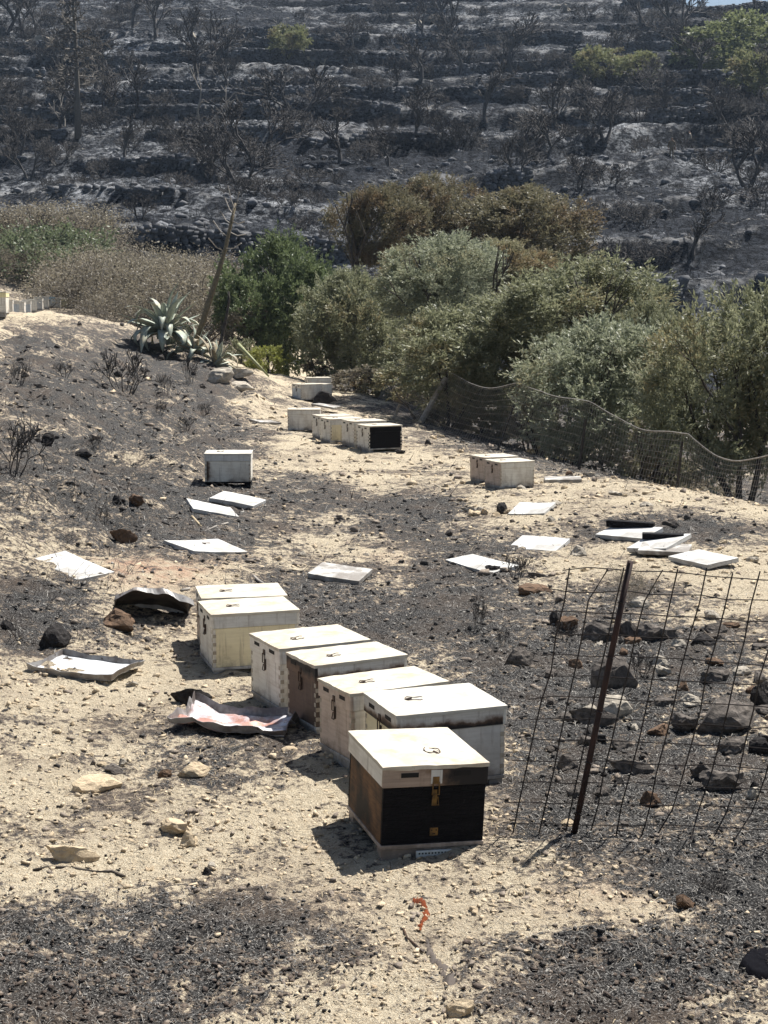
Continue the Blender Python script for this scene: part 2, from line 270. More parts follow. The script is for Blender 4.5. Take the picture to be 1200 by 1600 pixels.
M = dict(
 ground=m_ground(), char=m_char(), burntwood=m_burntwood(),
 white=m_paint('white_hive_paint', (.74, .71, .63), (.40, .33, .25), .55), cream=m_paint('cream_hive_paint', (.76, .68, .46), (.5, .41, .26), .35),
 pink=m_paint('heat_browned_paint', (.58, .47, .38), (.26, .18, .13), .6), grey=m_paint('greyed_hive_paint', (.62, .61, .57), (.34, .31, .27), .5),
 top=m_paint('lid_sheet_paint', (.55, .515, .43), (.33, .25, .16), .85, grime=False), topw=m_paint('lid_sheet_white', (.55, .53, .47), (.34, .295, .225), .75, grime=False),
 board=m_paint('loose_lid_paint', (.54, .535, .51), (.24, .22, .19), .8, grime=False), bluegrey=m_paint('blue_grey_hive_paint', (.50, .55, .58), (.3, .3, .28), .4),
 blue=m_paint('pale_blue_hive_paint', (.35, .55, .72), (.4, .4, .38), .4), yellow=m_paint('pale_yellow_hive_paint', (.80, .72, .42), (.5, .42, .27), .4),
 brown_face=m_paint('smoke_browned_face', (.11, .075, .055), (.05, .035, .03), .6, ('Z', .22, .34)),
 rim_sc=m_paint('scorched_lid_rim', (.62, .60, .55), (.30, .25, .2), .6, ('Z', .335, .272)), rim_x=m_paint('half_scorched_lid_rim', (.36, .28, .22), (.15, .10, .075), .8, ('Y', .16, -.16)),
 face_l=m_paint('face_scorched_at_one_side', (.74, .71, .62), (.4, .33, .25), .4, ('X', -.17, -.26)), face_b=m_paint('face_scorched_at_foot', (.74, .72, .66), (.4, .35, .28), .45, ('Z', .08, .02)),
 joint=m_plain('finger_joint_wood', (.50, .45, .36), (.30, .25, .19)), slot=m_plain('dark_slot', (.012, .011, .011), bump=0),
 iron=m_plain('blackened_iron', (.05, .042, .038), (.10, .06, .04), .55, .5), brass=m_plain('tarnished_brass', (.24, .14, .045), (.09, .055, .025), .5, .5),
 wire=m_plain('fire_darkened_wire', (.018, .016, .016), (.035, .026, .022), .6, .3), rust=m_plain('rusty_steel', (.055, .028, .022), (.022, .016, .016), .7, .2, 12),
 gwire=m_plain('weathered_wire', (.40, .37, .33), (.24, .21, .18), .6, .3), plastic=m_plain('pale_plastic', (.62, .64, .60), (.45, .45, .42)),
 post=m_plain('grey_weathered_timber', (.42, .39, .35), (.24, .21, .18)),
 rock_t=m_rock('tan_stone', (.60, .49, .33), (.44, .34, .23)), rock_g=m_rock('sooty_grey_stone', (.20, .172, .147), (.085, .074, .065), .5), rock_b=m_rock('brown_stone', (.19, .12, .075), (.11, .07, .045), .3),
 rock_b2=m_rock('grey_brown_chip', (.30, .25, .20), (.16, .13, .105), 0, 20), rock_k=m_rock('charred_stone', (.05, .045, .042), (.02, .018, .018)), rock_w=m_rock('pale_limestone', (.55, .49, .40), (.36, .32, .26), .25), rock_h=m_rock('hillside_stone', (.26, .268, .285), (.09, .094, .104), .7, 1.6),
 rock_h2=m_rock('bare_hillside_outcrop', (.36, .32, .26), (.22, .20, .17), .5, 1.0),
 clod=m_rock('ash_clod', (.10, .092, .084), (.035, .033, .032), 0, 20), peb=m_rock('tan_pebble', (.58, .48, .34), (.40, .31, .21), 0, 20), clod_b=m_rock('brown_burnt_clod', (.15, .115, .09), (.06, .048, .042), 0, 25), fleck=m_plain('pale_ash', (.32, .30, .27), (.20, .19, .17), .9),
 twig=m_plain('charred_twig', (.028, .025, .024), (.05, .045, .042), .85, bump=0), twig_g=m_plain('singed_twig', (.17, .15, .125), (.09, .08, .068), .85, bump=0),
 twig_h=m_plain('hillside_charred_twig', (.045, .041, .04), (.085, .078, .073), .85, bump=0), pale_twig=m_plain('bleached_branch', (.34, .31, .27), (.2, .18, .16), .85, bump=0),
 straw=m_plain('dry_straw', (.42, .34, .22), (.28, .22, .14), .85, bump=0), bark=m_plain('olive_bark', (.085, .07, .055), (.03, .026, .024), .9, sc=14, bump=.5),
 stalk=m_plain('agave_stalk', (.19, .15, .085), (.10, .08, .05), .7), stalkg=m_plain('green_agave_stalk', (.32, .34, .18), (.22, .22, .11), .6),
 agave=m_leaf('agave_leaf', (.40, .43, .35), (.26, .30, .25), (.46, .42, .30), .25, .05, 3), agave_d=m_leaf('dried_agave_leaf', (.34, .29, .20), (.2, .17, .12), None, 0, .05),
 olive=m_leaf('olive_leaf', (.145, .155, .085), (.32, .325, .21), (.26, .22, .12), .2), olive_s=m_leaf('silver_olive_leaf', (.175, .195, .12), (.38, .395, .285), (.26, .235, .14), .15),
 olive_b=m_leaf('singed_olive_leaf', (.175, .165, .09), (.33, .315, .20), (.27, .20, .11), .35), olive_x=m_leaf('scorched_olive_leaf', (.125, .115, .068), (.235, .215, .135), (.17, .125, .075), .4),
 carob=m_leaf('dark_evergreen_leaf', (.075, .105, .045), (.18, .215, .105), None), lime=m_leaf('yellow_green_leaf', (.24, .27, .06), (.30, .30, .09), (.2, .2, .07), .3),
 hillgreen=m_leaf('hill_tree_leaf', (.13, .155, .065), (.22, .235, .115), None), hillyel=m_leaf('hill_shrub_leaf', (.25, .26, .13), (.16, .175, .08), (.24, .20, .11), .3),
 dryleaf=m_leaf('dry_brush_leaf', (.21, .18, .125), (.30, .27, .20), (.13, .11, .085), .45), greenshrub=m_leaf('glossy_shrub_leaf', (.09, .12, .055), (.19, .21, .13), None),
 rusty=m_plain('rust_orange_stain', (.17, .036, .006), (.09, .02, .006), .98, sc=40), stain=m_plain('damp_dark_stain', (.10, .08, .066), (.06, .05, .043), .8, sc=30),
 tray_w=m_metal('white_enamel_tray', (.72, .74, .76), (.5, .51, .52), (.25, .23, .22), .45), tray_r=m_metal('reddened_tray', (.46, .24, .19), (.62, .60, .62), (.22, .13, .10), .4, .43, .56),
 tray_e=m_metal('tray_rim_metal', (.30, .29, .28), (.14, .12, .11), (.08, .06, .05), .45), tray_in=m_metal('sooty_tray_inside', (.07, .06, .055), (.13, .105, .085), (.03, .03, .03), .6),
 skin=m_plain('skin', (.40, .24, .16), bump=0), shirt_k=m_plain('khaki_cloth', (.19, .15, .10), (.14, .11, .08), .9, bump=0), shirt_p=m_plain('pale_cloth', (.36, .33, .28), (.25, .22, .19), .9, bump=0),
 trouser=m_plain('dark_cloth', (.022, .024, .03), (.03, .03, .036), .9, bump=0), hair=m_plain('dark_hair', (.03, .022, .018), bump=0), shadow_black=m_plain('painted_shadow_black', (.006, .006, .008), (.009, .009, .011), .95, sc=60, spec=.02),  # last entry: near-black for the painted shadow disc
)

# ------------------------------------------------------------------ ground sheet
ASH = [  # soft patches: photo column, row, half widths, weight
 (230,1480,330,100,1.2),(150,1570,260,60,.9),(330,1190,160,75,.62),(30,1150,60,30,.3),(1010,1160,240,170,1.0),(1060,1010,170,70,.85),(780,960,120,80,.7),(600,960,140,80,.42),(800,1080,110,80,.65),(760,870,110,40,.7),
 (1010,1490,250,75,1.1),(1160,1390,130,60,.95),(900,1590,200,45,.6),(170,780,190,85,1.0),(60,960,90,75,1.0),(40,700,130,130,1.0),(250,680,160,70,1.15),(330,840,60,22,.8),(480,765,80,28,.95),(640,800,80,34,.85),
 (1050,835,130,24,1.1),(880,730,90,18,.7),(680,655,90,22,.8),(760,690,60,16,.6),(470,630,90,12,.5),(340,760,60,16,.6),(470,930,95,42,.72),(560,985,70,40,.5),(190,1000,60,40,.35),(130,600,130,60,.85),(300,610,70,28,.5),
 (200,560,160,35,.6),(60,540,140,30,.5),(260,585,90,22,.5),(100,515,150,14,.3),(560,830,330,150,.36),(900,800,330,60,.22),(560,680,200,45,.2),(640,1000,280,110,.2),(250,1110,260,60,.15),(560,1500,60,60,.25),(330,590,40,20,.1),(980,930,140,26,.45),(1130,1300,120,70,.9),(880,1280,80,70,.55),(660,1560,80,40,.3),(60,570,80,40,.4)]
SANDP = [(560,1330,110,60,.5),(620,1420,70,110,.55),(900,1430,160,26,.6),(1010,870,190,28,.55),(250,1080,120,35,.35),(480,700,60,26,.5),(560,740,60,22,.5),(850,790,150,30,.5),(300,1290,260,60,.4),(400,640,60,24,.4)]
PINK = [(230,885,75,32,1),(330,860,60,25,.7),(960,1400,110,35,.35),(640,880,70,40,.4),(500,1420,70,30,.3)]
def _wb(L):
    out = []
    for px, py, rx, ry, w in L:
        c = hit(px, py); a = hit(px, py + ry * .7); out.append((c.x, c.y, rx / pxm(c), max(abs(c.y - a.y) / .7, .15), w))
    return out
ASH, SANDP, PINK = _wb(ASH), _wb(SANDP), _wb(PINK)
class C2: pass
def blobs(x, y, L):
    s = np.zeros_like(x); c = C2()
    for c.x, c.y, rw, rh, w in L:
        s += w * np.exp(-(((x - c.x) / rw) ** 2 + ((y - c.y) / rh) ** 2) ** 1.4 * .8)
    return s
def ashmask(x, y):
    lit = .55 * sstep(37, 41, y) * sstep(-3, -5, x); fx = np.interp(y, [10, 15.8, 20, 28, 36, 44], [6, 4.1, 2.55, .8, 0, -2])      # beyond the far fence the ground is dark litter
    return np.clip(blobs(x, y, ASH) - blobs(x, y, SANDP) + .95 * sstep(-.15, .7, x - fx) + lit, 0, 1)
def clods(x, y, ash):
    return (fbm(x, y, 7, 2, 21) * .026 + np.abs(fbm(x, y, 22, 2, 22)) * .026 + fbm(x, y, 60, 1, 23) * .007) * (.8 + .6 * ash)
def build_ground():
    ys = [-14, -8, -4, -1, .8, 2]; y = 2.0
    while y < 235:
        y += min(max(2.1 * y * y / 5040, .016), .34) if y > 3.6 else .09; ys.append(y)
    ys += list(np.linspace(237, 330, 50)); ys += [360, 420, 520]
    ys = np.array(ys); nc = 330; c = np.linspace(-1, 1, nc)
    X = .325 * np.maximum(ys, 0) + 2.6; x = X[:, None] * c[None]; yy = np.repeat(ys[:, None], nc, 1)
    sh = x.shape; x = x.ravel(); yy = yy.ravel()
    am = np.zeros_like(x); near = yy < 62; am[near] = ashmask(x[near], yy[near])
    z = gz(x, yy); z[near] += clods(x[near], yy[near], am[near]) * sstep(60, 30, yy[near])
    far = yy > 58; z[far] += (fbm(x[far], yy[far], .8, 3, 70) * .5 + np.abs(fbm(x[far], yy[far], .33, 2, 75)) * .4) * sstep(58, 70, yy[far])
    pk = np.zeros_like(x); pk[near] = np.clip(blobs(x[near], yy[near], PINK), 0, 1)
    sc_edge = fbm(x, yy, .2, 2, 90) * 9
    hl = sstep(50, 64, yy + sc_edge + np.where(x < -6, -12, 2))
    tf = terr_t(x, np.maximum(yy, 56)); tf = tf - np.floor(tf); cap_ = sstep(.16, .02, tf) * hl       # paler colour along the edge of each terrace
    i = np.arange((sh[0] - 1) * sh[1]).reshape(sh[0] - 1, sh[1])[:, :-1].ravel()
    me = mesh_np('ground', np.c_[x, yy, z], np.c_[i, i + 1, i + sh[1] + 1, i + sh[1]], M['ground'], True)
    at_ = me.color_attributes.new('mask', 'FLOAT_COLOR', 'POINT'); at_.data.foreach_set('color', np.c_[am, pk, hl, cap_].astype(np.float32).ravel())
    tag(add('ground', me), 'burnt sandy ground with ash patches rising to the terraced hillside', None, None, 'structure')
build_ground()

# ------------------------------------------------------------------ names for look-alikes: by landmark, side and order outward
NTH = ['nearest', 'second', 'third', 'fourth', 'fifth', 'sixth', 'seventh', 'eighth', 'ninth', 'tenth', 'eleventh', 'twelfth', 'thirteenth', 'fourteenth', 'fifteenth', 'sixteenth', 'seventeenth', 'eighteenth', 'nineteenth', 'twentieth', 'twenty-first', 'twenty-second', 'twenty-third', 'twenty-fourth']
PEND = {}
def pend(o, px, py, noun, marks, group): PEND.setdefault(group, []).append((o, px, py, noun, marks))
def name_pending():
    for grp, L in PEND.items():
        B = {}
        for o, px, py, noun, marks in L:
            m = min(marks, key=lambda q: math.hypot(px - q[0], (py - q[1]) * 1.3)); dx, dy = px - m[0], (py - m[1]) * 1.3
            side = ('right of' if dx > 0 else 'left of') if abs(dx) > abs(dy) else ('below' if dy > 0 else 'above'); B.setdefault((noun, side, m[2]), []).append((math.hypot(dx, dy), o))
        for (noun, side, m), l in B.items():
            for k, (d, o) in enumerate(sorted(l, key=lambda q: q[0])): o['label'] = (f'{NTH[min(k, 23)]} ' if len(l) > 1 else '') + f'{noun} {side} {m}'
# ------------------------------------------------------------------ rocks
def rock_mesh(seed, sub, mat, flat=.7, chips=17, smooth=False):
    rg = random.Random(seed); bm = bmesh.new(); bmesh.ops.create_icosphere(bm, subdivisions=sub, radius=.62)
    pl = [(Vector((rg.gauss(0, 1), rg.gauss(0, 1), rg.gauss(0, .8))).normalized(), rg.uniform(.27, .48)) for k in range(chips)]
    st = Vector((rg.uniform(.85, 1.15), rg.uniform(.6, .95), flat)); of = rg.uniform(0, 50)
    from mathutils import noise as mn
    for v in bm.verts:
        for n, d in pl:
            e = v.co.dot(n) - d
            if e > 0: v.co -= n * e * .92
        v.co *= 1 + .28 * mn.noise(v.co * 2.1 + Vector((of, 0, 0))) + .14 * mn.noise(v.co * 6 + Vector((0, of, 0)))
        v.co += Vector([rg.gauss(0, .012) for _ in range(3)])
        v.co = Vector((v.co.x * st.x, v.co.y * st.y, v.co.z * st.z))
    me = bpy.data.meshes.new('rock'); bm.to_mesh(me); bm.free(); me.materials.append(mat); return me
ROCKS = {}
def rockv(kind, i, flat): 
    key = (kind, i, flat)
    if key not in ROCKS: ROCKS[key] = rock_mesh(hash((i, 5)) & 999 if False else i * 13 + 5, 3, M['rock_' + kind], flat)
    return ROCKS[key]
def stone(px, py, w, h, kind, label, i, rz=None, group=None, name='rock', sink=.22, depth=1.0):
    """a stone whose foot shows at photo pixel (px, py), w by h photo pixels"""
    p = hit(px, py); s = w / pxm(p); rg = random.Random(i * 7 + int(px)); hh = h / pxm(p)
    o = add(name, rockv(kind, i % 7, .8), None, (p.x, p.y + s * .3, zf(p.x, p.y + s * .3) + hh * (.5 - sink)), (rg.uniform(-.12, .12), rg.uniform(-.12, .12), rg.uniform(-.4, .4) if rz is None else rz))
    o.scale = (s * 1.05, s * depth, hh / .72); return tag(o, label, 'rock', group)
ST = [
 (148,1241,84,32,'t','large flat tan stone lying on the pale ground at far left'),(105,1352,70,36,'t','tan slab-like stone just above the thin brown stick'),
 (270,1306,56,30,'t','angular tan stone with a flat top beside a rounder tan stone'),(294,1325,42,28,'t','rounder tan stone touching the flat-topped tan stone'),
 (306,1216,46,24,'t','pale angular stone at the edge of the ash below the red tray'),(176,1210,44,16,'g','thin grey slab lying just behind the large flat tan stone'),
 (255,1220,24,20,'b','small dark brown stone between the grey slab and the pale angular stone'),(454,1177,30,12,'t','flat tan stone in the sand right of the crumpled red tray'),
 (190,850,34,28,'b','brown stone on the bank slope near the long loose lid'),(211,792,30,24,'b','brown stone below the shorter of the scorched twigs on the bank'),(181,790,20,14,'k','small charred stone leaning by the brown stone on the bank'),
 (88,1016,42,44,'k','tall charred stone above the white upturned tray'),(10,988,28,24,'k','dark stone cut off by the left picture edge'),(72,697,22,20,'k','black stone on the burnt bank slope, upper of two'),(130,716,26,14,'k','black stone on the burnt bank slope, lower of two'),
 (295,1104,50,34,'k','crusty charred lump behind the crumpled red tray'),(316,1100,24,18,'g','grey crumbling stone beside the charred lump'),(322,1372,20,18,'k','small black coal on the upper edge of the big ash patch'),
 (816,1044,42,36,'g','rounded sooty stone left of the wire mesh panel'),(870,983,32,36,'k','dark pointed stone seen through the left end of the wire mesh'),(935,1006,60,40,'g','angular grey stone just left of the rusty post top half'),
 (963,1079,74,70,'g','biggest upright boulder behind the rusty post'),(982,998,30,34,'g','leaning grey stone directly behind the upright boulder'),(1028,1006,62,40,'g','peaked dark stone right of the upright boulder'),(1060,1012,30,16,'w','low pale stone at the foot of the peaked dark stone'),
 (1104,1013,34,22,'k','dark stone right of the peaked stone, behind the mesh'),(1118,1040,38,14,'b','flat reddish stone seen through the mesh at right'),(1118,1068,50,26,'g','jagged stone below the flat reddish stone'),
 (965,1122,56,44,'w','cracked pale stone below the upright boulder'),(925,1136,66,34,'g','broad low stone at the left of the cracked pale stone'),(1070,1143,44,36,'g','tilted brownish stone in the middle of the mesh'),
 (1080,1104,44,20,'w','pale flat stone just above the tilted brownish stone'),(1148,1146,92,56,'g','broad sooty boulder at the right side behind the mesh'),(1188,1105,40,44,'k','black stone at the right edge above the broad boulder'),
 (1145,1180,52,30,'g','sooty stone under the broad boulder'),(1190,1178,36,34,'k','dark stone at the right edge below the broad boulder'),(985,1212,58,28,'g','flat-topped stone in the lower half of the mesh'),(1131,1240,70,46,'g','smooth domed boulder low behind the mesh'),
 (1180,1238,22,18,'k','little dark stone right of the domed boulder'),(890,1296,26,16,'t','tan wedge of stone at the foot of the rusty post'),(1070,1421,38,28,'b','brown stone in ash at the lower right'),(716,1592,52,30,'t','half-buried tan stone on the bottom picture edge'),
 (785,803,20,24,'k','small black stone left of the loose lids on the far sand'),(736,801,26,10,'w','pale flat stone left of the small black stone'),(770,895,24,16,'k','dark stone resting against the lid by the mesh'),
 (905,871,36,20,'w','pale stone just behind the top of the wire mesh'),(1003,952,30,20,'w','pale stone on the sand behind the mesh top'),(1115,970,36,20,'w','pale broken stone behind the mesh at right'),(1140,985,34,14,'b','brown flat stone behind the mesh at right'),
 (890,743,12,10,'b','small brown stone lying on the far board'),(925,746,20,9,'w','pale stone at the foot of the far fence'),(962,774,24,8,'w','flat pale stone on the sand near the far fence'),(1010,792,26,8,'w','flat pale stone below the far fence at right'),
 (870,790,18,8,'w','pale little stone right of the double hive'),(815,766,20,10,'w','pale stone in front of the double hive'),(340,598,44,26,'w','pale rock below the agave clump'),(375,607,44,18,'w','low pale rock ledge right of the agave foot'),(372,592,34,16,'w','pale rock just above the low ledge by the agave'),
 (625,710,16,10,'k','black stone right of the black-faced hive'),(668,695,12,9,'k','tiny black stone near the foot of the far fence'),(230,1004,14,10,'g','tiny grey stone left of the twin cream hives'),(975,1010,22,20,'g','grey stone wedged against the upright boulder'),
 (1175,880,22,12,'w','pale stone at the right edge of the far sand'),(840,930,60,20,'b','long brown stone at the left end of the wire mesh'),(840,906,34,14,'g','grey flat stone left of the wire mesh top'),(700,905,20,10,'g','grey stone below the lid with a dark stone on it'),
]
for i, (px, py, w, h, k, lab) in enumerate(ST): stone(px, py, w, h, k, lab, i)
GMARK = [(680,1340,'the nearest beehive'),(897,1303,'the rusty post foot'),(148,1230,'the large flat tan stone'),(105,1340,'the tan slab-like stone'),(655,1430,'the orange curl'),(370,1135,'the crumpled red tray'),(135,1045,'the white upturned tray'),(240,960,'the propped metal lid'),(390,1000,'the twin cream hives'),(530,905,'the greyed thick lid'),(355,765,'the lone white hive'),(530,690,'the far row of hives'),(790,750,'the hive pair by the fence'),(840,850,'the flat white lid above the mesh'),(1080,870,'the right-hand heap of lids'),(700,740,'the gap between far hives and hive pair'),(960,760,'the far fence foot'),(1150,800,'the right end of the far sand'),(980,835,'the tilted lid'),(832,797,'the small-looking white lid'),(1130,1230,'the domed boulder'),(965,1060,'the biggest upright boulder'),(1150,1130,'the broad sooty boulder'),(1196,1508,'the round painted shadow'),(320,860,'the lid behind the cream hives'),(110,890,'the long lid on the bank foot'),(816,1030,'the rounded sooty stone'),(230,1450,'the big ash patch centre'),(335,580,'the agave clump'),(60,520,'the bank hive row'),(195,600,'the largest charred bank shrub'),(60,600,'the charred shrub high on the bank'),(210,785,'the brown bank stones'),(1070,1410,'the brown stone in ash')]
rg = random.Random(21)
for i in range(46):         # broken band of stones behind the wire mesh
    px, py = rg.uniform(860, 1215), rg.uniform(965, 1260); w = rg.uniform(16, 46)
    o = stone(px, py, w, w * rg.uniform(.45, .85), rg.choice('gggbkw'), 'jagged sooty stone in the rubble behind the wire mesh', i * 5 + 2, rg.uniform(0, 6), 'rubble behind the wire mesh', 'rubble_stone'); pend(o, px, py, 'jagged rubble stone', GMARK, 'rb')
rg = random.Random(4)
for i in range(275):        # unremarkable stones of about ten to twenty pixels
    for _ in range(40):
        px, py = (rg.uniform(0, 1200), rg.uniform(640, 1590)) if i < 150 else (rg.uniform(640, 1200), rg.uniform(715, 900)) if i < 215 else (rg.uniform(-20, 340), rg.uniform(505, 640))
        if not (290 < px < 800 and 900 < py < 1350): break
    p = hit(px, py); a = float(ashmask(np.array([p.x]), np.array([p.y]))[0])
    k = rg.choice('kggg') if a > .5 else rg.choice('tttw'); w = rg.uniform(9, 19) * (.6 if py < 800 else 1) * (1.25 if py < 640 else 1)
    o = stone(px, py, w, w * rg.uniform(.35, .7), k, 'small sooty stone scattered on the ash' if a > .5 else 'small pale stone scattered on the sand', i * 3 + 1, rg.uniform(0, 6), 'small stones on the ash' if a > .5 else 'small stones on the sand', 'small_rock')
    pend(o, px, py, 'small sooty stone on ash' if a > .5 else 'small pale stone on sand', GMARK, o['group'])

def scatter(name, n, mat, lo, hi, want, seed, ymin=640, ymax=1720, flat=.6, label='', sides='ico', pw=3.0):
    """uncountable fragments on the ground joined into one mesh"""
    g = np.random.default_rng(seed); px = g.uniform(-220, 1420, n * 4); py = g.uniform(ymin, ymax, n * 4)
    u = (px - 600) / F; v = (800 - py) / F; dz = -math.sin(PITCH) + v * math.cos(PITCH); t = -CAMH / dz
    x = u * t; y = (math.cos(PITCH) + v * math.sin(PITCH)) * t; am = ashmask(x, y) + fbm(x, y, 2.0, 3, 5) * .5
    p = np.clip(am if want == 'ash' else 1 - am, .05, 1) ** 1.3 * (1 if want != 'any' else 0) + (1 if want == 'any' else 0)
    keep = g.uniform(0, 1, len(x)) < p; x = x[keep][:n]; y = y[keep][:n]; n = len(x)
    s = (lo + (hi - lo) * g.uniform(0, 1, n) ** pw) / (F / y)
    z = gz(x, y) + clods(x, y, ashmask(x, y)) * sstep(60, 30, y)
    if sides == 'ico':
        bv = np.array([(x_, y_, z_) for z_ in (-.5, .5) for y_ in (-.5, .5) for x_ in (-.5, .5)]) * .75; bf = np.array([t_ for q in ((0,2,3,1),(4,5,7,6),(0,1,5,4),(2,6,7,3),(0,4,6,2),(1,3,7,5)) for t_ in ((q[0], q[1], q[2]), (q[0], q[2], q[3]))])
        V = bv[None] + g.uniform(-.34, .34, (n, 8, 3)); V[:, 4:, :2] *= g.uniform(.35, .95, (n, 1, 1)); sx = g.uniform(.65, 1.5, (n, 1, 1)); V = V * np.concatenate([sx, 1 / sx, flat * g.uniform(.6, 1.3, (n, 1, 1))], 2)
    else:   # little bent straws
        bv = np.array([(-.5, -.03, 0), (-.5, .03, 0), (0, -.03, .12), (0, .03, .12), (.5, -.02, 0), (.5, .02, 0)]); bf = np.array([[0, 2, 3], [0, 3, 1], [2, 4, 5], [2, 5, 3]])
        V = np.repeat(bv[None], n, 0); tl = g.uniform(-.3, .6, n)[:, None]; V[:, :, 2] = V[:, :, 2] + V[:, :, 0] * tl
    a = g.uniform(0, 6.283, n)[:, None]; ca, sa = np.cos(a), np.sin(a)
    W = np.stack([V[:, :, 0] * ca - V[:, :, 1] * sa, V[:, :, 0] * sa + V[:, :, 1] * ca, V[:, :, 2]], 2) * s[:, None, None]
    W += np.stack([x, y, z + s * flat * .18], 1)[:, None]
    f = bf[None] + (np.arange(n) * len(bv))[:, None, None]
    tag(add(name, mesh_np(name, W.reshape(-1, 3), f.reshape(-1, 3), mat)), label, None, None, 'stuff')
scatter('gravel', 11000, M['peb'], 2, 12, 'sand', 1, label='loose tan gravel strewn over the sand', flat=.55)
scatter('ash_clods', 15000, M['clod'], 2, 9, 'ash', 2, label='crumbly black ash clods on the burnt patches', flat=.6)
scatter('ash_flecks', 6000, M['fleck'], 1.5, 6, 'ash', 3, label='pale ash flecks strewn over the burnt patches', flat=.5)
scatter('burnt_straw', 20000, M['fleck'], 5, 16, 'ash', 5, label='short burnt straw scattered on the ash', sides='straw', flat=.3, pw=1.5)
scatter('charred_straw', 7000, M['twig'], 5, 20, 'any', 8, label='short charred straw scattered on the ground', sides='straw', flat=.3, pw=1.5)
scatter('dry_straw', 8000, M['straw'], 5, 18, 'sand', 6, label='short dry straw scattered on the sand', sides='straw', flat=.3, pw=1.5)
scatter('stone_chips', 2600, M['rock_b2'], 4, 16, 'any', 9, label='grey-brown stone chips scattered on the ground', flat=.5)
scatter('burnt_clods', 2400, M['clod_b'], 3, 12, 'ash', 10, ymin=1470, label='coarse brown burnt clods along the bottom edge', flat=.7)
scatter('coal_crumbs', 2600, M['rock_k'], 2, 8, 'any', 7, label='black coal crumbs scattered everywhere', flat=.6)

# ------------------------------------------------------------------ beehives
HL, HW, BODY0, BODY1, TOP = .50, .41, .035, .272, .36
def lin(o, *a): return o
_cache = {}
def cached(key, fn):
    if key not in _cache: _cache[key] = fn()
    return _cache[key]
def with_mat(me, mat):     # a copy of a mesh in another material
    return cached((me.name, mat.name), lambda: _wm(me, mat))
def _wm(me, mat):
    m = me.copy(); m.materials.clear(); m.materials.append(mat); return m
x0, x1, y0, y1 = -HL / 2, HL / 2, -HW / 2, HW / 2
G = {}
G['front_board'] = MB().box(x0 + .018, x1 - .018, y0, y0 + .018, BODY0 + .012, BODY1, .0015).me('front_board')
G['back_board'] = MB().box(x0 + .018, x1 - .018, y1 - .018, y1, BODY0 + .012, BODY1, .0015).me('back_board')
G['end_board_l'] = MB().box(x0, x0 + .0175, y0, y1, BODY0 + .012, BODY1, .0015).me('end_board')
G['end_board_r'] = MB().box(x1 - .0175, x1, y0, y1, BODY0 + .012, BODY1, .0015).me('end_board')
G['floor'] = MB().box(x0 - .003, x1 + .003, y0 - .003, y1 + .003, BODY0 - .006, BODY0 + .011, .002).me('floor_board')
G['foot_l'] = MB().box(x0 + .004, x0 + .07, y0 + .004, y1 - .004, -.03, BODY0 - .007, .002).me('foot')
G['foot_r'] = MB().box(x1 - .07, x1 - .004, y0 + .004, y1 - .004, -.03, BODY0 - .007, .002).me('foot')
o_ = .006
G['rim_f'] = MB().box(x0 - o_ + .016, x1 + o_ - .016, y0 - o_, y0 - o_ + .0155, BODY1 + .002, TOP - .004, .0015).me('rim')
G['rim_b'] = MB().box(x0 - o_ + .016, x1 + o_ - .016, y1 + o_ - .0155, y1 + o_, BODY1 + .002, TOP - .004, .0015).me('rim')
G['rim_l'] = MB().box(x0 - o_, x0 - o_ + .0155, y0 - o_, y1 + o_, BODY1 + .002, TOP - .004, .0015).me('rim')
G['rim_r'] = MB().box(x1 + o_ - .0155, x1 + o_, y0 - o_, y1 + o_, BODY1 + .002, TOP - .004, .0015).me('rim')
def sheet(seed=0):     # thin tin sheet over the lid, folded down over its edge, a little wavy
    rgx = random.Random(seed); bm = bmesh.new(); n = 12; e = .0095
    bmesh.ops.create_grid(bm, x_segments=n, y_segments=n, size=1)
    for v in bm.verts:
        ex = max(abs(v.co.x), abs(v.co.y)); w = rgx.gauss(0, .0007)
        v.co = Vector((v.co.x * (HL / 2 + e), v.co.y * (HW / 2 + e), TOP - .002 + w + .0025 * (1 - ex ** 2)))
    ed = [q for q in bm.edges if q.is_boundary]
    r = bmesh.ops.extrude_edge_only(bm, edges=ed)
    for v in r['geom']:
        if isinstance(v, bmesh.types.BMVert): v.co.z = TOP - .017 + rgx.gauss(0, .0016)
    bmesh.ops.recalc_face_normals(bm, faces=bm.faces); me = bpy.data.meshes.new('cover'); bm.to_mesh(me); bm.free(); return me
G['cover'] = sheet(2)
def handle():
    m = MB(); pts = [(-.09 + .04 * math.cos(a) , -.01 + .028 * math.sin(a), TOP + .004 + .003 * math.sin(3 * a)) for a in np.linspace(.3, 5.9, 14)]
    m.tube(pts, .0022, 5); m.tube([(-.125, -.012, TOP + .002), (-.10, -.010, TOP + .003)], .004, 5); return m.me('handle')
G['handle'] = handle()
G['slot'] = MB().box(x0 - o_ - .0015, x0 - o_ + .004, -.035, .035, BODY1 + .040, BODY1 + .058).me('vent_slot')
def latch():
    m = MB(); e = x0 - o_; f = x0
    m.box(e - .004, e - .0005, -.013, .013, BODY1 + .012, BODY1 + .04); m.tube([(e - .006, -.012, BODY1 + .02), (f - .012, -.014, BODY1 - .03), (f - .012, .014, BODY1 - .03), (e - .006, .012, BODY1 + .02)], .003, 5)
    m.box(f - .006, f - .0005, -.008, .008, BODY1 - .07, BODY1 - .012); m.tube([(f - .008, -.01, BODY1 - .04), (f - .013, -.013, BODY1 - .07), (f - .013, .013, BODY1 - .07), (f - .008, .01, BODY1 - .04)], .003, 5); return m.me('latch')
G['latch'] = latch()
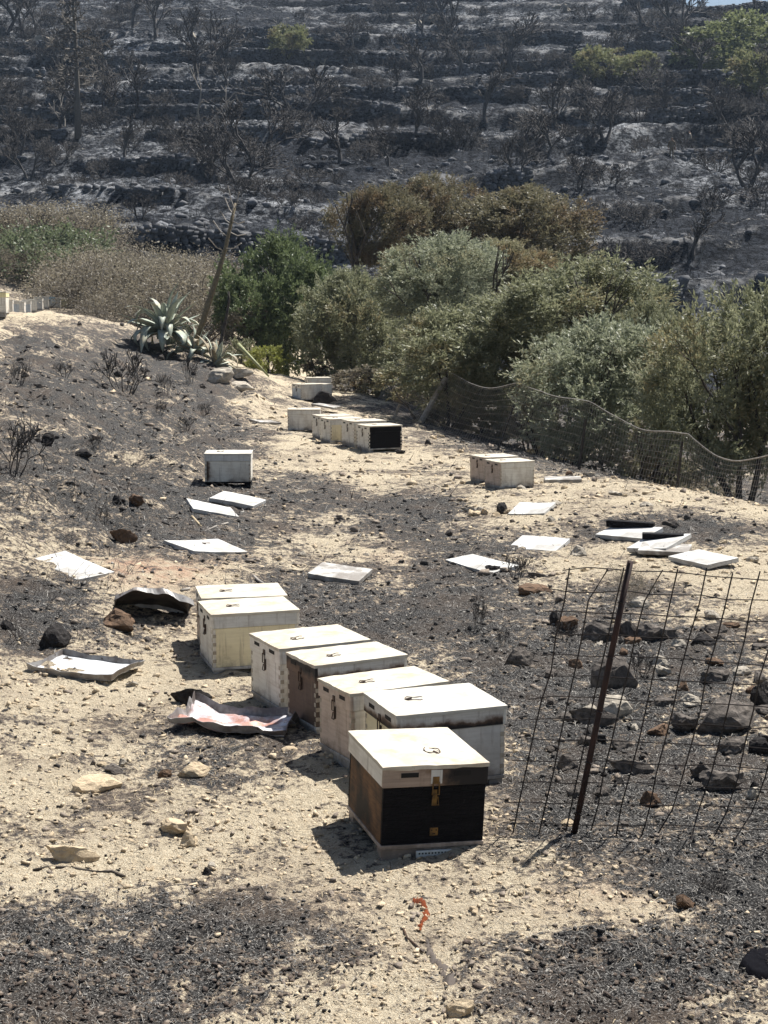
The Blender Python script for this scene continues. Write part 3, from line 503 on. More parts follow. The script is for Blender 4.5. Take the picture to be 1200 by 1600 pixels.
def joints(cx, cy, sy):
    """finger joint teeth showing on both faces of a corner"""
    m = MB(); n = 9; hgt = (BODY1 - BODY0 - .02) / n
    for k in range(n):
        z = BODY0 + .014 + k * hgt
        if k % 2: m.box(*sorted((cx - .0012 * (1 if cx > 0 else -1) * -1, cx - (.02 if cx > 0 else -.02))), *sorted((cy, cy + sy * .0022)), z + .002, z + hgt - .002)
        else: m.box(*sorted((cx, cx + (.0022 if cx > 0 else -.0022))), *sorted((cy - sy * .001, cy - sy * .02)), z + .002, z + hgt - .002)
    return m.me('finger_joints')
G['j_fl'] = joints(x0, y0, -1); G['j_fr'] = joints(x1, y0, -1); G['j_bl'] = joints(x0, y1, 1)
def hive(x, y, yaw, label, mats={}, group='beehives along the track', roll=0, pitch=0, detail=True, dz=0, name='beehive', scale=1, wy=1):
    d = dict(front='white', back='white', left='white', right='white', rim_f='white', rim_l='white', rim_b='white', rim_r='white', top='top', floor='grey', foot='grey', joint='joint'); d.update(mats)
    t = tag(empty(name, (x, y, zf(x, y) + dz), (R(pitch), R(roll), R(yaw)), scale), label, 'beehive', group)
    P = lambda n, g, m, par=t: add(n, with_mat(G[g], M[m]), par)
    P('front_board', 'front_board', d['front']); P('back_board', 'back_board', d['back']); P('end_board', 'end_board_l', d['left']); P('end_board', 'end_board_r', d['right'])
    P('floor_board', 'floor', d['floor']); P('foot', 'foot_l', d['foot']); P('foot', 'foot_r', d['foot'])
    lid = P('lid', 'cover', d['top'])
    for r in 'flbr': P('rim', 'rim_' + r, d['rim_' + r], lid)
    t.scale = (scale, scale * wy, scale)
    if detail:
        P('handle', 'handle', 'gwire' if False else 'iron', lid).rotation_euler.z = random.Random(label).uniform(-.35, .35); P('latch', 'latch', 'iron')
        for s in (-1, 1): q = P('vent_slot', 'slot', 'slot', lid); q.location.y = s * .105
        for j in ('j_fl', 'j_fr', 'j_bl'): P('finger_joints', j, d['joint'])
    return t
def place(nlx, nly, yaw, wy=1):   # centre from the near-left lid corner
    a = R(yaw); c, s = math.cos(a), math.sin(a); u, v = HL / 2 + .0095, (HW / 2 + .0095) * wy; return nlx + c * u - s * v, nly + s * u + c * v
def corner(px, py, yaw, wy=1): p = on_z(px, py, TOP); return place(p.x, p.y, yaw, wy)
hives = []
# nearest: its latch end faces the camera, so it stands a quarter turn from the others
p = on_z(592, 1198, TOP); a = R(16); u, v = HW / 2 + .0095, HL / 2 + .0095
cx, cy = p.x + math.cos(a) * u - math.sin(a) * v, p.y + math.sin(a) * u + math.cos(a) * v
h1 = hive(cx, cy, 16 + 90, 'nearest beehive with charred black front and brass latch', dict(left='char', back='burntwood', front='char', right='char', rim_l='rim_x', rim_b='white', rim_f='rim_sc', top='top', floor='pink', foot='pink', joint='char'), roll=0, pitch=2.5, dz=.0)
for c in list(h1.children):
    if c.name.startswith('latch'): c.data = with_mat(G['latch'], M['brass'])
    if c.name.startswith('finger'): bpy.data.objects.remove(c)
m = MB().box(x0 - .004, x0 - .0005, -.018, .014, .078, .108); add('brass_plate', m.me('brass_plate', M['brass']), h1)
m = MB()
for k in (-.011, .007): m.box(x0 - .0055, x0 - .0035, k - .0025, k + .0025, .097, .102)
m.box(x0 - .0055, x0 - .0035, -.008, .004, .083, .087); add('plate_screws', m.me('plate_screws', M['slot']), h1)
m = MB().box(x0 - .022, x0 - .012, -.11, .07, -.012, .024, .001); st = add('entrance_strip', m.me('entrance_strip', M['plastic']), h1)
m = MB()
for k in range(10): m.box(x0 - .0235, x0 - .021, .055 - k * .013, .061 - k * .013, .012, .018)
add('strip_holes', m.me('strip_holes', M['slot']), st)
m = MB().box(x0 - o_ - .002, x0 - o_ + .001, -.025, .02, BODY1 + .012, BODY1 + .066, .0005); add('tin_patch', m.me('tin_patch', M['grey']), h1)
def rowhive(px, py, yaw, lab, wy=1, **k): x, y = corner(px, py, yaw, wy); return hive(x, y, yaw, lab, wy=wy, **k)
rowhive(619, 1116, 20, 'beehive directly behind the nearest one, its lid rim charred black', mats=dict(rim_f='rim_sc', rim_l='rim_sc', front='grey', left='cream', top='topw'))
rowhive(547, 1079, 28, wy=.8, lab='white beehive with browned latch end, third of the near row', mats=dict(left='pink', front='white', rim_l='pink', rim_f='white'))
rowhive(491.5, 1034, 28, wy=.8, lab='beehive with smoke-blackened latch end and sooty lid rim', mats=dict(left='brown_face', front='face_l', rim_l='brown_face', rim_f='rim_sc', top='top'))
rowhive(436, 1008.5, 26, 'clean white beehive next behind the smoke-blackened one', mats=dict(left='white', front='white', rim_l='white', rim_f='grey'))
rowhive(329.5, 954.5, 17, 'cream beehive standing against its twin, nearer of the two', mats=dict(left='white', front='cream', rim_l='white', rim_f='grey', top='top'))
rowhive(314.5, 930.5, 12, 'cream beehive half hidden behind its nearer twin', mats=dict(left='pink', front='cream', rim_l='white', rim_f='cream', top='top'))
rowhive(318.5, 720.5, 2, 'lone white beehive on the left with a sooty corner', mats=dict(front='face_l', rim_f='grey', floor='char', foot='char', top='topw'), dz=.02)
def base_hive(px, py, yaw, lab, **k):      # from the near-left foot corner
    p = hit(px, py); x, y = place(p.x, p.y, yaw); f_ = k.get('scale', 1); x, y = p.x + (x - p.x) * f_, p.y + (y - p.y) * f_; return hive(x, y, yaw, lab, **k)
FAR = 'beehives at the far end of the track'
base_hive(449, 673, 1, 'white beehive at the left end of the far row', mats=dict(front='white'), group=FAR)
base_hive(503, 688, 24, 'far beehive half hidden, second from the left end of the far row', mats=dict(front='cream', left='white'), group=FAR)
base_hive(516, 693, 24, 'cream far beehive in the middle of the far row', mats=dict(front='cream', left='white'), group=FAR)
base_hive(553, 701, 27, 'white far beehive half hidden by the black-faced one', mats=dict(front='white', left='white'), group=FAR, dz=.02)
base_hive(576, 708, 25, 'far beehive with one black charred long face', mats=dict(front='char', rim_f='char', left='white', rim_l='white', joint='char'), group=FAR)
base_hive(489.5, 628, 40, 'white beehive at the head of the track, in front of two others', mats=dict(front='white', left='white'), group=FAR)
base_hive(470, 626, 30, 'white beehive peeping out at the side of the front one at the track head', mats=dict(left='bluegrey'), group=FAR)
base_hive(481, 617, 12, 'rearmost beehive at the track head, only its lid showing', group=FAR)
base_hive(781, 765, 25, 'white beehive of the pair near the far fence, nearer one', mats=dict(left='pink', rim_l='pink', front='white'), group='pair of beehives near the far fence', scale=.84)
base_hive(757, 757, 25, 'browned beehive of the pair near the far fence, hidden behind', mats=dict(left='pink', rim_l='pink', front='white'), group='pair of beehives near the far fence', scale=.84)
# hives on top of the left bank
ORD = ['second', 'third', 'fourth', 'fifth', 'sixth', 'seventh', 'eighth', 'ninth', 'tenth', 'eleventh', 'twelfth']
BM = [('bluegrey', 'white'), ('white', 'white'), ('bluegrey', 'white'), ('white', 'white'), ('bluegrey', 'white'), ('white', 'white'), ('grey', 'white'), ('white', 'grey'), ('bluegrey', 'blue'), ('grey', 'white'), ('yellow', 'yellow'), ('white', 'white')]
def bank(px, D, yaw, lab, f, l, sc=1.0):
    x = (px - 600) / F * D; return hive(x, D, yaw, lab, dict(front=f, back=l, left=f, right=f, rim_f=l, rim_r=l, rim_l=l, top='topw'), 'beehives lined up on the bank', scale=sc, detail=False)
for i, (f, l) in enumerate(BM):     # a row receding along the top of the bank, long sides turned to the sun
    lab = f'{ORD[i-1]} beehive from the left in the row on the bank' if 0 < i < 11 else ('leftmost small beehive in the row on the bank' if i == 0 else 'last beehive at the right end of the row on the bank')
    bank(3 + i * 9.6, 38 + i * 1.2, 98 + (i % 3) * 3, lab, 'white', l, 1.0)
    t = [o for o in COL.objects if o.get('label') == lab][0]
    for c in t.children:
        if c.name.startswith('end_board'): c.data = with_mat(G['end_board_l' if c.data.name.startswith('end_board') and c is [q for q in t.children if q.name.startswith('end_board')][0] else 'end_board_r'], M[f])
bank(-4, 36, 98, 'taller beehive cut by the left picture edge at the head of the bank row', 'white', 'yellow', 1.5)

# ------------------------------------------------------------------ loose lids, boards and trays on the ground
def lid_slab(seed, warp=.006, raised=False, thick=.034):
    rgx = random.Random(seed); bm = bmesh.new(); bmesh.ops.create_grid(bm, x_segments=8, y_segments=6, size=.5)
    a, b = rgx.uniform(-1, 1) * warp, rgx.uniform(-1, 1) * warp
    for v in bm.verts: v.co.z = thick + a * v.co.x * v.co.y * 4 + b * (v.co.x * 2) ** 2 + rgx.gauss(0, .0008); v.co.x *= HL + .02; v.co.y *= HW + .02
    r = bmesh.ops.extrude_edge_only(bm, edges=[q for q in bm.edges if q.is_boundary])
    for v in r['geom']:
        if isinstance(v, bmesh.types.BMVert): v.co.z -= thick
    bmesh.ops.recalc_face_normals(bm, faces=bm.faces); me = bpy.data.meshes.new('sheet'); bm.to_mesh(me); bm.free(); me.materials.append(M['board']); return me
def loose_lid(pts, label, seed, rot=(0, 0), sx=1, sy=1, mat='board', dz=.0, handle_on=False):
    """pts: photo pixels of near-left, near-right, back-right, back-left corners of its upper face"""
    w = [hit(q[0], q[1] + 3) for q in pts]
    c = sum(w, Vector()) / 4; e = (w[1] - w[0]) + (w[2] - w[3]); yaw = math.atan2(e.y, e.x); dd = (w[3] - w[0]) + (w[2] - w[1])
    L = e.length / 2 / (HL + .02); Wd = abs(dd.dot(Vector((-math.sin(yaw), math.cos(yaw), 0)))) / 2 / (HW + .02)
    n_ = Vector((zf(c.x - .15, c.y) - zf(c.x + .15, c.y), zf(c.x, c.y - .15) - zf(c.x, c.y + .15), .3)).normalized(); q_ = Vector((0, 0, 1)).rotation_difference(n_)
    t = tag(empty('loose_lid', (c.x, c.y, zf(c.x, c.y) + dz), (q_.to_matrix() @ Euler((R(rot[0]), R(rot[1]), yaw)).to_matrix()).to_euler()), label, 'hive lid', 'hive lids lying on the ground'); t.scale = (min(max(L * sx, .7), 1.15), min(max(Wd * sy, .65), 1.05), 1)
    sh = add('sheet', with_mat(lid_slab(seed), M[mat]), t)
    if handle_on:
        hd = add('handle', with_mat(G['handle'], M['iron']), t); hd.location = (.1, .02, .05 - TOP)
    m = MB().box(-HL / 2 + .012, HL / 2 - .012, -HW / 2 - .004, -HW / 2 + .008, -.012, .03).box(-HL / 2 + .012, HL / 2 - .012, HW / 2 - .008, HW / 2 + .004, -.012, .03); add('frame', m.me('frame', M['grey']), t); return t
loose_lid([(62,873),(140,910),(160,891),(82,867)], 'long white lid lying askew on the left bank foot', 1, (7, 0), sy=1.4)
loose_lid([(268,863),(352,863),(372,849),(287,848)], 'white lid with ring handle lying behind the twin cream hives', 2, (3, 0), handle_on=True)
loose_lid([(287,795),(362,806),(370,794),(302,786)], 'lower of two overlapping lids in front of the lone hive', 3, (2, 3))
loose_lid([(325,784),(395,794),(416,785),(350,777)], 'upper of two overlapping lids in front of the lone hive', 4, (2, 4), dz=.03)
loose_lid([(484,901),(562,915),(580,895),(500,891)], 'greyed thick lid lying alone in the middle of the track', 5, (3, 2), mat='grey', dz=.02)
loose_lid([(705,880),(780,895),(800,887),(730,866)], 'white lid on ash with a dark stone at its corner', 6, (4, 1))
loose_lid([(803,855),(880,861),(879,846),(805,841)], 'white lid lying flat on sand just above the mesh panel', 7, (6, 0))
loose_lid([(804,802),(862,803),(857,790),(804,791)], 'small-looking white lid on sand below the double hive', 8, (5, 0))
loose_lid([(850,753),(911,753),(905,745),(852,745)], 'grey board lying at the far fence with a stone on it', 9, (0, 0), mat='grey', handle_on=False)
loose_lid([(945,840),(1020,846),(1022,835),(949,828)], 'tilted white lid with a charred upper edge on the far sand', 10, (8, 0), dz=.03)
loose_lid([(999,866),(1058,868),(1062,852),(1003,848)], 'white lid propped on the dark board in the right-hand heap', 11, (6, -2), dz=.06)
loose_lid([(1050,876),(1112,892),(1148,881),(1086,867)], 'front white lid of the right-hand heap', 12, (4, 0), dz=.02)
loose_lid([(392,659),(425,661),(436,655),(403,652)], 'small grey lid lying left of the far row of hives', 13, (0, 0), mat='grey', handle_on=False)
loose_lid([(496,644),(524,645),(522,638),(496,638)], 'lid lying flat between the far hive groups', 14, (0, 0), mat='grey', dz=.1, handle_on=False)
def plank(px0, py0, px1, py1, w, th, mat, label, name='board', dz=0, cat='board', group=None):
    a, b = hit(px0, py0), hit(px1, py1); c = (a + b) / 2; L = (b - a).length
    o = add(name, MB().box(-L / 2, L / 2, -w / 2, w / 2, 0, th, .003).me(name, M[mat]), None, (c.x, c.y, c.z + dz), (R(4), 0, math.atan2(b.y - a.y, b.x - a.x))); return tag(o, label, cat, group)
plank(948, 836, 1022, 838, .05, .06, 'char', 'charred strip along the tilted lid on the far sand', dz=.07)
plank(1000, 868, 1078, 866, .3, .035, 'grey', 'grey board under the propped lid in the right-hand heap', dz=.03)
plank(1003, 860, 1068, 858, .06, .05, 'char', 'charred strip behind the propped lid in the right-hand heap', dz=.09)
def tray(px, py, yaw, L, W, label, inner, edge, bend, rot, crumple, dz, seed, rim=.045):
    rgx = random.Random(seed); n, k = 22, 16; v = []; f = []
    ctr = hit(px, py); t = tag(empty('metal_lid_tray', (ctr.x, ctr.y, ctr.z + dz), (R(rot[0]), R(rot[1]), R(yaw))), label, 'metal tray', 'metal hive lid trays')
    def surf(u, w):
        z = bend * (u * u) * .16 + crumple * (fbm(np.array([u * 2.1 + seed]), np.array([w * 2.3]), 1.0, 3, seed)[0])
        return Vector((u * L / 2 + crumple * .5 * w * w * u, w * W / 2, z))
    for i in range(n + 1):
        for j in range(k + 1): v.append(tuple(surf(i / n * 2 - 1, j / k * 2 - 1)))
    for i in range(n):
        for j in range(k): a = i * (k + 1) + j; f.append((a, a + k + 1, a + k + 2, a + 1))
    me = bpy.data.meshes.new('pan'); me.from_pydata(v, [], f); me.materials.append(M[inner]); me.update(); me.polygons.foreach_set('use_smooth', np.ones(len(me.polygons), bool))
    o = add('pan', me, t); sm = o.modifiers.new('s', 'SOLIDIFY'); sm.thickness = .002
    lp = [surf(i / n * 2 - 1, -1) for i in range(n + 1)] + [surf(1, j / k * 2 - 1) for j in range(1, k + 1)] + [surf(1 - i / n * 2, 1) for i in range(1, n + 1)] + [surf(-1, 1 - j / k * 2) for j in range(1, k)]
    v = []; f = []; q = len(lp)
    for i, p in enumerate(lp):
        d = Vector((p.x / L, p.y / W, 0)).normalized(); hgt = rim * (1 + float(vnoise(np.array([i * .33]), np.array([seed * 3.]), 4)[0]) * (.3 + crumple * 18)); nz = .5 + float(vnoise(np.array([i * .4]), np.array([seed * 5.]), 8)[0]); v.append(tuple(p + Vector((0, 0, -.001)))); v.append(tuple(p + d * (.006 + crumple * .3 * nz) + Vector((0, 0, hgt))))
    for i in range(q): a, b = 2 * i, 2 * ((i + 1) % q); f.append((a, b, b + 1, a + 1))
    me = bpy.data.meshes.new('upturned_edge'); me.from_pydata(v, [], f); me.materials.append(M[edge]); me.update()
    o = add('upturned_edge', me, t); sm = o.modifiers.new('s', 'SOLIDIFY'); sm.thickness = .003
    return t
tray(135, 1050, -17, .50, .40, 'white metal tray lying upturned on the left with a dark rim', 'tray_w', 'tray_e', .1, (0, 2), .012, .015, 3, .03)
tray(372, 1138, -16, .56, .34, 'crumpled reddish metal tray in front of the near hives', 'tray_r', 'tray_e', .22, (-3, 3), .05, .02, 5, .028)
t = tray(240, 962, 10, .46, .36, 'dented sooty metal lid propped up on a brown block', 'tray_in', 'tray_e', -.3, (-24, 7), .03, .13, 8, -.035)
b_ = stone(182, 985, 76, 32, 'b', 'long brown block under the propped metal lid', 3, .1, name='stone_block'); b_.rotation_euler.z = -.25

# burnt bag near the far hives
bag = rock_mesh(77, 3, M['rock_k'], .7, 6); p = hit(503, 634)
tag(add('burnt_sack', bag, None, (p.x, p.y + .15, p.z + .12), (0, .2, .1), (.55, .4, .42)), 'crumpled black burnt sack in front of the track-head hives', 'sack')

# ------------------------------------------------------------------ near wire fence
def near_fence():
    base = hit(897, 1303); t = tag(empty('wire_mesh_panel', base), 'dark welded wire mesh panel leaning with a rusty post at lower right', 'fence')
    up = Vector((.205, .04, 1.085)); rgx = random.Random(8)
    def P(u, h):   # u metres along the foot from the post, h = 0..1 up
        g = Vector((u, -.07 * u - .02 * u * u, 0)); b = zf(base.x + u, base.y + g.y) - base.z
        q = g + Vector((0, 0, b * (1 - h))) + up * h * (1 - .045 * max(u, 0)) + Vector((.02 * h, .015 * math.sin(u * 4 + h * 3) * (1 - h * .5), 0)); return q
    m = MB().tube([up * -.06, up * .35, up * .7, up * 1.012], .0125, 8); add('post', m.me('post', M['rust'], True), t)
    for h in (.08, .27, .46, .66, .86): q = up * h; add('tie_wire', MB().tube([q + Vector((.017 * math.cos(a), .017 * math.sin(a), .004 * math.sin(2 * a))) for a in np.linspace(0, 7.4, 14)] + [q + Vector((.035, -.012, -.01))], .0018, 4).me('tie_wire', M['wire']), t)
    nv = 24; us = [-.245 + k * .104 for k in range(nv)]
    for k, u in enumerate(us):
        lo = -.02 if u < .25 else -.03; pts = []
        for h in np.linspace(lo, .985 + rgx.uniform(-.01, .02), 9):
            w = rgx.gauss(0, .0036); q = P(u + w, h)
            if u > .3 and h < .14: q += Vector((-.10 * (.14 - h) * 6 * rgx.uniform(.4, 1), -.12 * (.14 - h) * 7 * rgx.uniform(.3, 1.2), 0)); q.z = max(q.z, zf(base.x + q.x, base.y + q.y) - base.z + .004)
            pts.append(q)
        if k in (1, 3): pts[-1] += Vector((.035, 0, -.012))
        add('vertical_wire', MB().tube(pts, .0031, 5).me('vertical_wire', M['wire']), t)
    for k in range(13):
        h = .035 + k * .0785; pts = [P(u, h) + Vector((0, 0, rgx.gauss(0, .0036) - .012 * math.sin(max(u, 0) * 1.2) * (1 - h))) for u in np.linspace(-.262 + rgx.uniform(-.05, .0), us[-1] + .02, 26)]
        add('horizontal_wire', MB().tube(pts, .0023, 5).me('horizontal_wire', M['wire']), t)
near_fence()

# ------------------------------------------------------------------ far sagging fence
FB = [at_ground(1245, 15.2), at_ground(1195, 15.8), at_ground(1060, 17.1), at_ground(900, 19.2), at_ground(775, 21.9), at_ground(652, 27), at_ground(590, 34), at_ground(545, 37)]
def far_fence():
    base = FB[0]; t = tag(empty('sagging_wire_fence', base), 'long sagging wire fence with leaning posts in front of the olive trees', 'fence')
    topf = {0: (.1, .55), 1: (.12, .5), 2: (.15, .62), 3: (.2, .85), 4: (.35, .95), 5: (.55, .85), 6: (.35, .7), 7: (.2, .5)}
    def F_(s):
        i = min(int(s), len(FB) - 2); f = s - i; b = FB[i].lerp(FB[i + 1], f); l0, h0 = topf[i]; l1, h1 = topf[i + 1]
        sag = (-.10 - .08 * ((i * 5) % 3 - 1)) * math.sin(math.pi * f) + .16 * float(vnoise(np.array([s * 1.7]), np.array([9.]), 11)[0]); return b, Vector((l0 + (l1 - l0) * f, .15, h0 + (h1 - h0) * f + sag))
    m = MB(); S = np.linspace(0, len(FB) - 1, 260)
    for s in S:
        b, u = F_(s); b = b - base; w = .05 * float(vnoise(np.array([s * 2.3]), np.array([1.]), 3)[0])
        m.tube([b + u * h + Vector((w * math.sin(h * 3), w * math.cos(h * 4), 0)) for h in (0, .33, .66, 1)], .0020, 3, False)
    for h in np.linspace(.02, .97, 9): m.tube([F_(s)[0] - base + F_(s)[1] * h + Vector((0, .05 * float(vnoise(np.array([s * 2.3]), np.array([1.]), 3)[0]), .05 * float(vnoise(np.array([s * 4.1]), np.array([h * 2.]), 6)[0]))) for s in S[::2]], .0020, 3, False)
    tag(add('wire_mesh', m.me('wire_mesh', M['gwire']), t), None, None, None, 'stuff')
    m = MB().tube([F_(s)[0] - base + F_(s)[1] + Vector((0, 0, .05 * float(vnoise(np.array([s * 4.1]), np.array([2.]), 6)[0]))) for s in S[::2]], .006, 4); add('top_wire', m.me('top_wire', M['gwire']), t)
    for (px, py, qx, qy, r, mt) in ((652, 657, 697, 590, .045, 'post'), (590, 621, 622, 568, .045, 'post'), (612, 628, 652, 563, .03, 'post'), (775, 700, 803, 632, .015, 'bark'), (905, 737, 915, 655, .018, 'bark'), (1060, 768, 1066, 690, .015, 'bark')):
        a = at_ground(px, {652: 27, 590: 34, 612: 31.5, 775: 21.9, 905: 19.1, 1060: 17.1}[px]); b = at(qx, qy, a.y + .1); add('post', MB().tube([a - base + Vector((0, 0, -.1)), b - base], [r * 1.15, r], 6).me('post', M[mt]), t)
far_fence()

# ------------------------------------------------------------------ plants
def rand_dir(g): v = Vector((g.gauss(0, 1), g.gauss(0, 1), g.gauss(0, 1))); return v.normalized()
def branchy(seed, height, trunk_r, levels=4, stems=1, spread=.55, kids=(3, 4), ratio=.72, up=.15, first=.35, wob=.16, min_r=.003):
    """tapering limbs: list of (p0, p1, r0, r1) and list of tips"""
    g = random.Random(seed); seg = []; tips = []
    def grow(p, d, L, r, lev):
        n = 3 if lev < levels else 2; pts = [p]; dd = d
        for k in range(n):
            dd = (dd + rand_dir(g) * wob + Vector((0, 0, up * .25))).normalized(); q = pts[-1] + dd * L / n; pts.append(q)
            r0 = r * (1 - .45 * k / n); r1 = r * (1 - .45 * (k + 1) / n); seg.append((pts[-2], q, max(r0, min_r), max(r1, min_r * .7)))
        if lev >= levels: tips.append((pts[-1], dd)); return
        for k in range(g.randint(*kids)):
            a = pts[-1] if k < 2 else pts[g.randint(1, n)]
            nd = (dd + rand_dir(g) * spread * g.uniform(.7, 1.4) + Vector((0, 0, up))).normalized()
            grow(a, nd, L * ratio * g.uniform(.75, 1.15), r * .58, lev + 1)
    for s in range(stems):
        a = 6.283 * (s + g.random() * .6) / max(stems, 1); ln = spread * (.75 if stems > 1 else .12)
        grow(Vector((math.cos(a) * .03 * stems, math.sin(a) * .03 * stems, -.05)), Vector((math.cos(a) * ln, math.sin(a) * ln, 1)).normalized(), height * first, trunk_r, 1)
    return seg, tips
def seg_mesh(name, seg, mat, n_thick=6, split=.02):
    V = []; Fc = []; b = 0
    for p0, p1, r0, r1 in seg:
        n = n_thick if r0 > split else 3; t = (p1 - p0)
        if t.length < 1e-6: continue
        t.normalize(); a = t.orthogonal().normalized(); c = t.cross(a)
        for p, r in ((p0, r0), (p1, r1)):
            for k in range(n): q = 2 * math.pi * k / n; V.append(p + (a * math.cos(q) + c * math.sin(q)) * r)
        for k in range(n): Fc.append((b + k, b + (k + 1) % n, b + n + (k + 1) % n, b + n + k))
        b += 2 * n
    return mesh_np(name, np.array([v[:] for v in V]), np.array(Fc), mat, True)
def leaf_cloud(P, Dr, L, Wd, seed):
    """flat two-triangle leaves at P pointing along Dr"""
    g = np.random.default_rng(seed); n = len(P); Dr = Dr / np.linalg.norm(Dr, axis=1, keepdims=True)
    rv = g.normal(size=(n, 3)); N = np.cross(Dr, rv); N /= np.linalg.norm(N, axis=1, keepdims=True) + 1e-9
    L = L * g.uniform(.7, 1.25, (n, 1)); W = Wd * g.uniform(.75, 1.2, (n, 1))
    V = np.stack([P, P + Dr * L * .45 + N * W, P + Dr * L, P + Dr * L * .45 - N * W], 1).reshape(-1, 3); f = np.arange(n * 4).reshape(n, 4); return V, f
def crown_mesh(name, seed, rx, ry, rz, clumps, per, L, W, mat, droop=.1, clump_r=.34, hollow=.45, noise=.3, low=-.75, upb=.35):
    g = np.random.default_rng(seed); P = []; D = []
    dirs = g.normal(size=(clumps * 3, 3)); dirs /= np.linalg.norm(dirs, axis=1, keepdims=True); dirs = dirs[dirs[:, 2] > low][:clumps]
    for d in dirs:
        lump = 1 + noise * 2 * float(vnoise(np.array([d[0] * 1.7 + seed + 5]), np.array([d[1] * 1.7 + d[2] * 1.3 + 3]), seed)[0]); rr = g.uniform(hollow, 1.0) ** .7 * lump
        c = d * rr * np.array([rx, ry, rz]); cr = clump_r * g.uniform(.6, 1.3) * min(rx, rz)
        axis = d * .9 + np.array([0, 0, upb]) + g.normal(size=3) * .3; axis /= np.linalg.norm(axis); ns = max(3, per // 16)
        sd = g.normal(size=(ns, 3)) * .62 + axis; sd /= np.linalg.norm(sd, axis=1, keepdims=True)     # sprays
        tt = g.uniform(.15, 1.0, (ns, 16)); ln = cr * g.uniform(.7, 1.5, (ns, 1))
        pos = c + sd[:, None] * (tt * ln)[..., None] + g.normal(size=(ns, 16, 3)) * cr * .07; pos[..., 2] -= droop * (tt * ln) ** 2 / max(cr, .05)
        dd = sd[:, None] + g.normal(size=(ns, 16, 3)) * .55; P.append(pos.reshape(-1, 3)); D.append(dd.reshape(-1, 3))
    V, f = leaf_cloud(np.concatenate(P), np.concatenate(D), L, W, seed + 1); return mesh_np(name, V, f, mat)
CROWNS = {}
def unit_crown(i, n_lobe, clumps, per, L, W, droop):
    """a billowy crown of unit radius: leaf sprays on the skins of overlapping lobes"""
    key = (i, n_lobe, clumps, per, L, W, droop)
    if key in CROWNS: return CROWNS[key]
    g = np.random.default_rng(900 + i); P = []; D = []; lobes = []
    for k in range(n_lobe):
        d = g.normal(size=3); d /= np.linalg.norm(d); d[2] = abs(d[2]) * .9 - .32 if k % 3 else -abs(d[2]) * .7; lobes.append((d * g.uniform(.42, .66), g.uniform(.36, .54)))
    for c in range(clumps):
        lc, lr = lobes[c % n_lobe]; d = g.normal(size=3); d /= np.linalg.norm(d); out = lc / (np.linalg.norm(lc) + 1e-6); d = d + out * .45; d /= np.linalg.norm(d)
        o = lc + d * lr * g.uniform(.55, 1.0) ** .6; axis = d * .8 + np.array([0, 0, .45]) + g.normal(size=3) * .28; axis /= np.linalg.norm(axis); ns = per // 14
        sd = g.normal(size=(ns, 3)) * .55 + axis; sd /= np.linalg.norm(sd, axis=1, keepdims=True); tt = g.uniform(.1, 1, (ns, 14)); ln = g.uniform(.10, .24, (ns, 1))
        pos = o + g.normal(size=(ns, 1, 3)) * .05 + sd[:, None] * (tt * ln)[..., None] + g.normal(size=(ns, 14, 3)) * .012; pos[..., 2] -= droop * (tt * ln) ** 2 * 4
        P.append(pos.reshape(-1, 3)); D.append((sd[:, None] + g.normal(size=(ns, 14, 3)) * .5).reshape(-1, 3))
    V, f = leaf_cloud(np.concatenate(P), np.concatenate(D), L, W, 7 + i); CROWNS[key] = mesh_np('crown', V, f, M['olive']); return CROWNS[key]
def tree(px, py, halfw, halfh, D, label, mat, seed, group='olive trees behind the far fence', name='olive_tree', clumps=300, per=168, L=.056, W=.0092, trunk_px=None, cat='tree', stems=2, dense=.45, droop=.1, bark='bark', base=None, lobes=13, depth=.95, var=None):
    s = F / D; c = at(px, py, D); tx = ((trunk_px or px) - 600) / F * D; bz = zf(tx, D) if base is None else base
    t = tag(empty(name, (tx, D, bz)), label, cat, group); rx, rz = halfw / s, halfh / s
    cr = unit_crown(seed % 4 if var is None else var, lobes, clumps, per, L, W, droop); co = Vector((c.x - tx, 0, c.z - bz)); hgt = max(co.z, .4)
    sg, tips = branchy(seed + 3, hgt * 1.25 + rz * .5, max(.03, .03 * hgt), 4, stems, .55, (2, 3), .72, .2, .42, .16, .006)
    top = max(p.z for p, d in tips); k = (co.z + rz * .75) / top
    sg = [(Vector((a.x * k * .9 + co.x * min(max(a.z * k / hgt, 0), 1), a.y * k * .9, a.z * k)), Vector((b.x * k * .9 + co.x * min(max(b.z * k / hgt, 0), 1), b.y * k * .9, b.z * k)), r0, r1) for a, b, r0, r1 in sg]
    tr_ = add('trunk', seg_mesh('trunk', sg, M[bark], 7, .015), t)
    if cat == 'bush': tr_.name = 'twigs'; tr_['kind'] = 'stuff'
    q = add('crown', cr, t, co, (0, 0, seed * 1.9)); m_ = 1.27; q.scale = (rx * m_, rx * depth * m_, rz * m_)
    q.material_slots[0].link = 'OBJECT'; q.material_slots[0].material = M[mat]; return t
tree(1150, 595, 122, 136, 19.5, 'browned olive tree at the right edge with dark forked trunks', 'olive', 11, trunk_px=1165, stems=3)
tree(940, 610, 125, 104, 22.5, 'grey-green olive tree right behind the middle of the far fence', 'olive_s', 12, trunk_px=905)
tree(900, 492, 122, 88, 27, 'large green olive tree rising behind the grey-green one', 'olive', 13)
tree(745, 552, 118, 84, 28, 'browned low olive crown in the middle, behind the slack top wire', 'olive', 14, trunk_px=700)
tree(700, 437, 84, 66, 34, 'silvery green olive tree at the centre of the grove', 'olive_s', 15)
tree(560, 510, 82, 82, 37, 'brownish olive tree left of the centre, right of the dark tree', 'olive', 16)
tree(450, 468, 86, 100, 42, 'dark green dense tree at the left end of the grove', 'carob', 17, name='evergreen_tree')
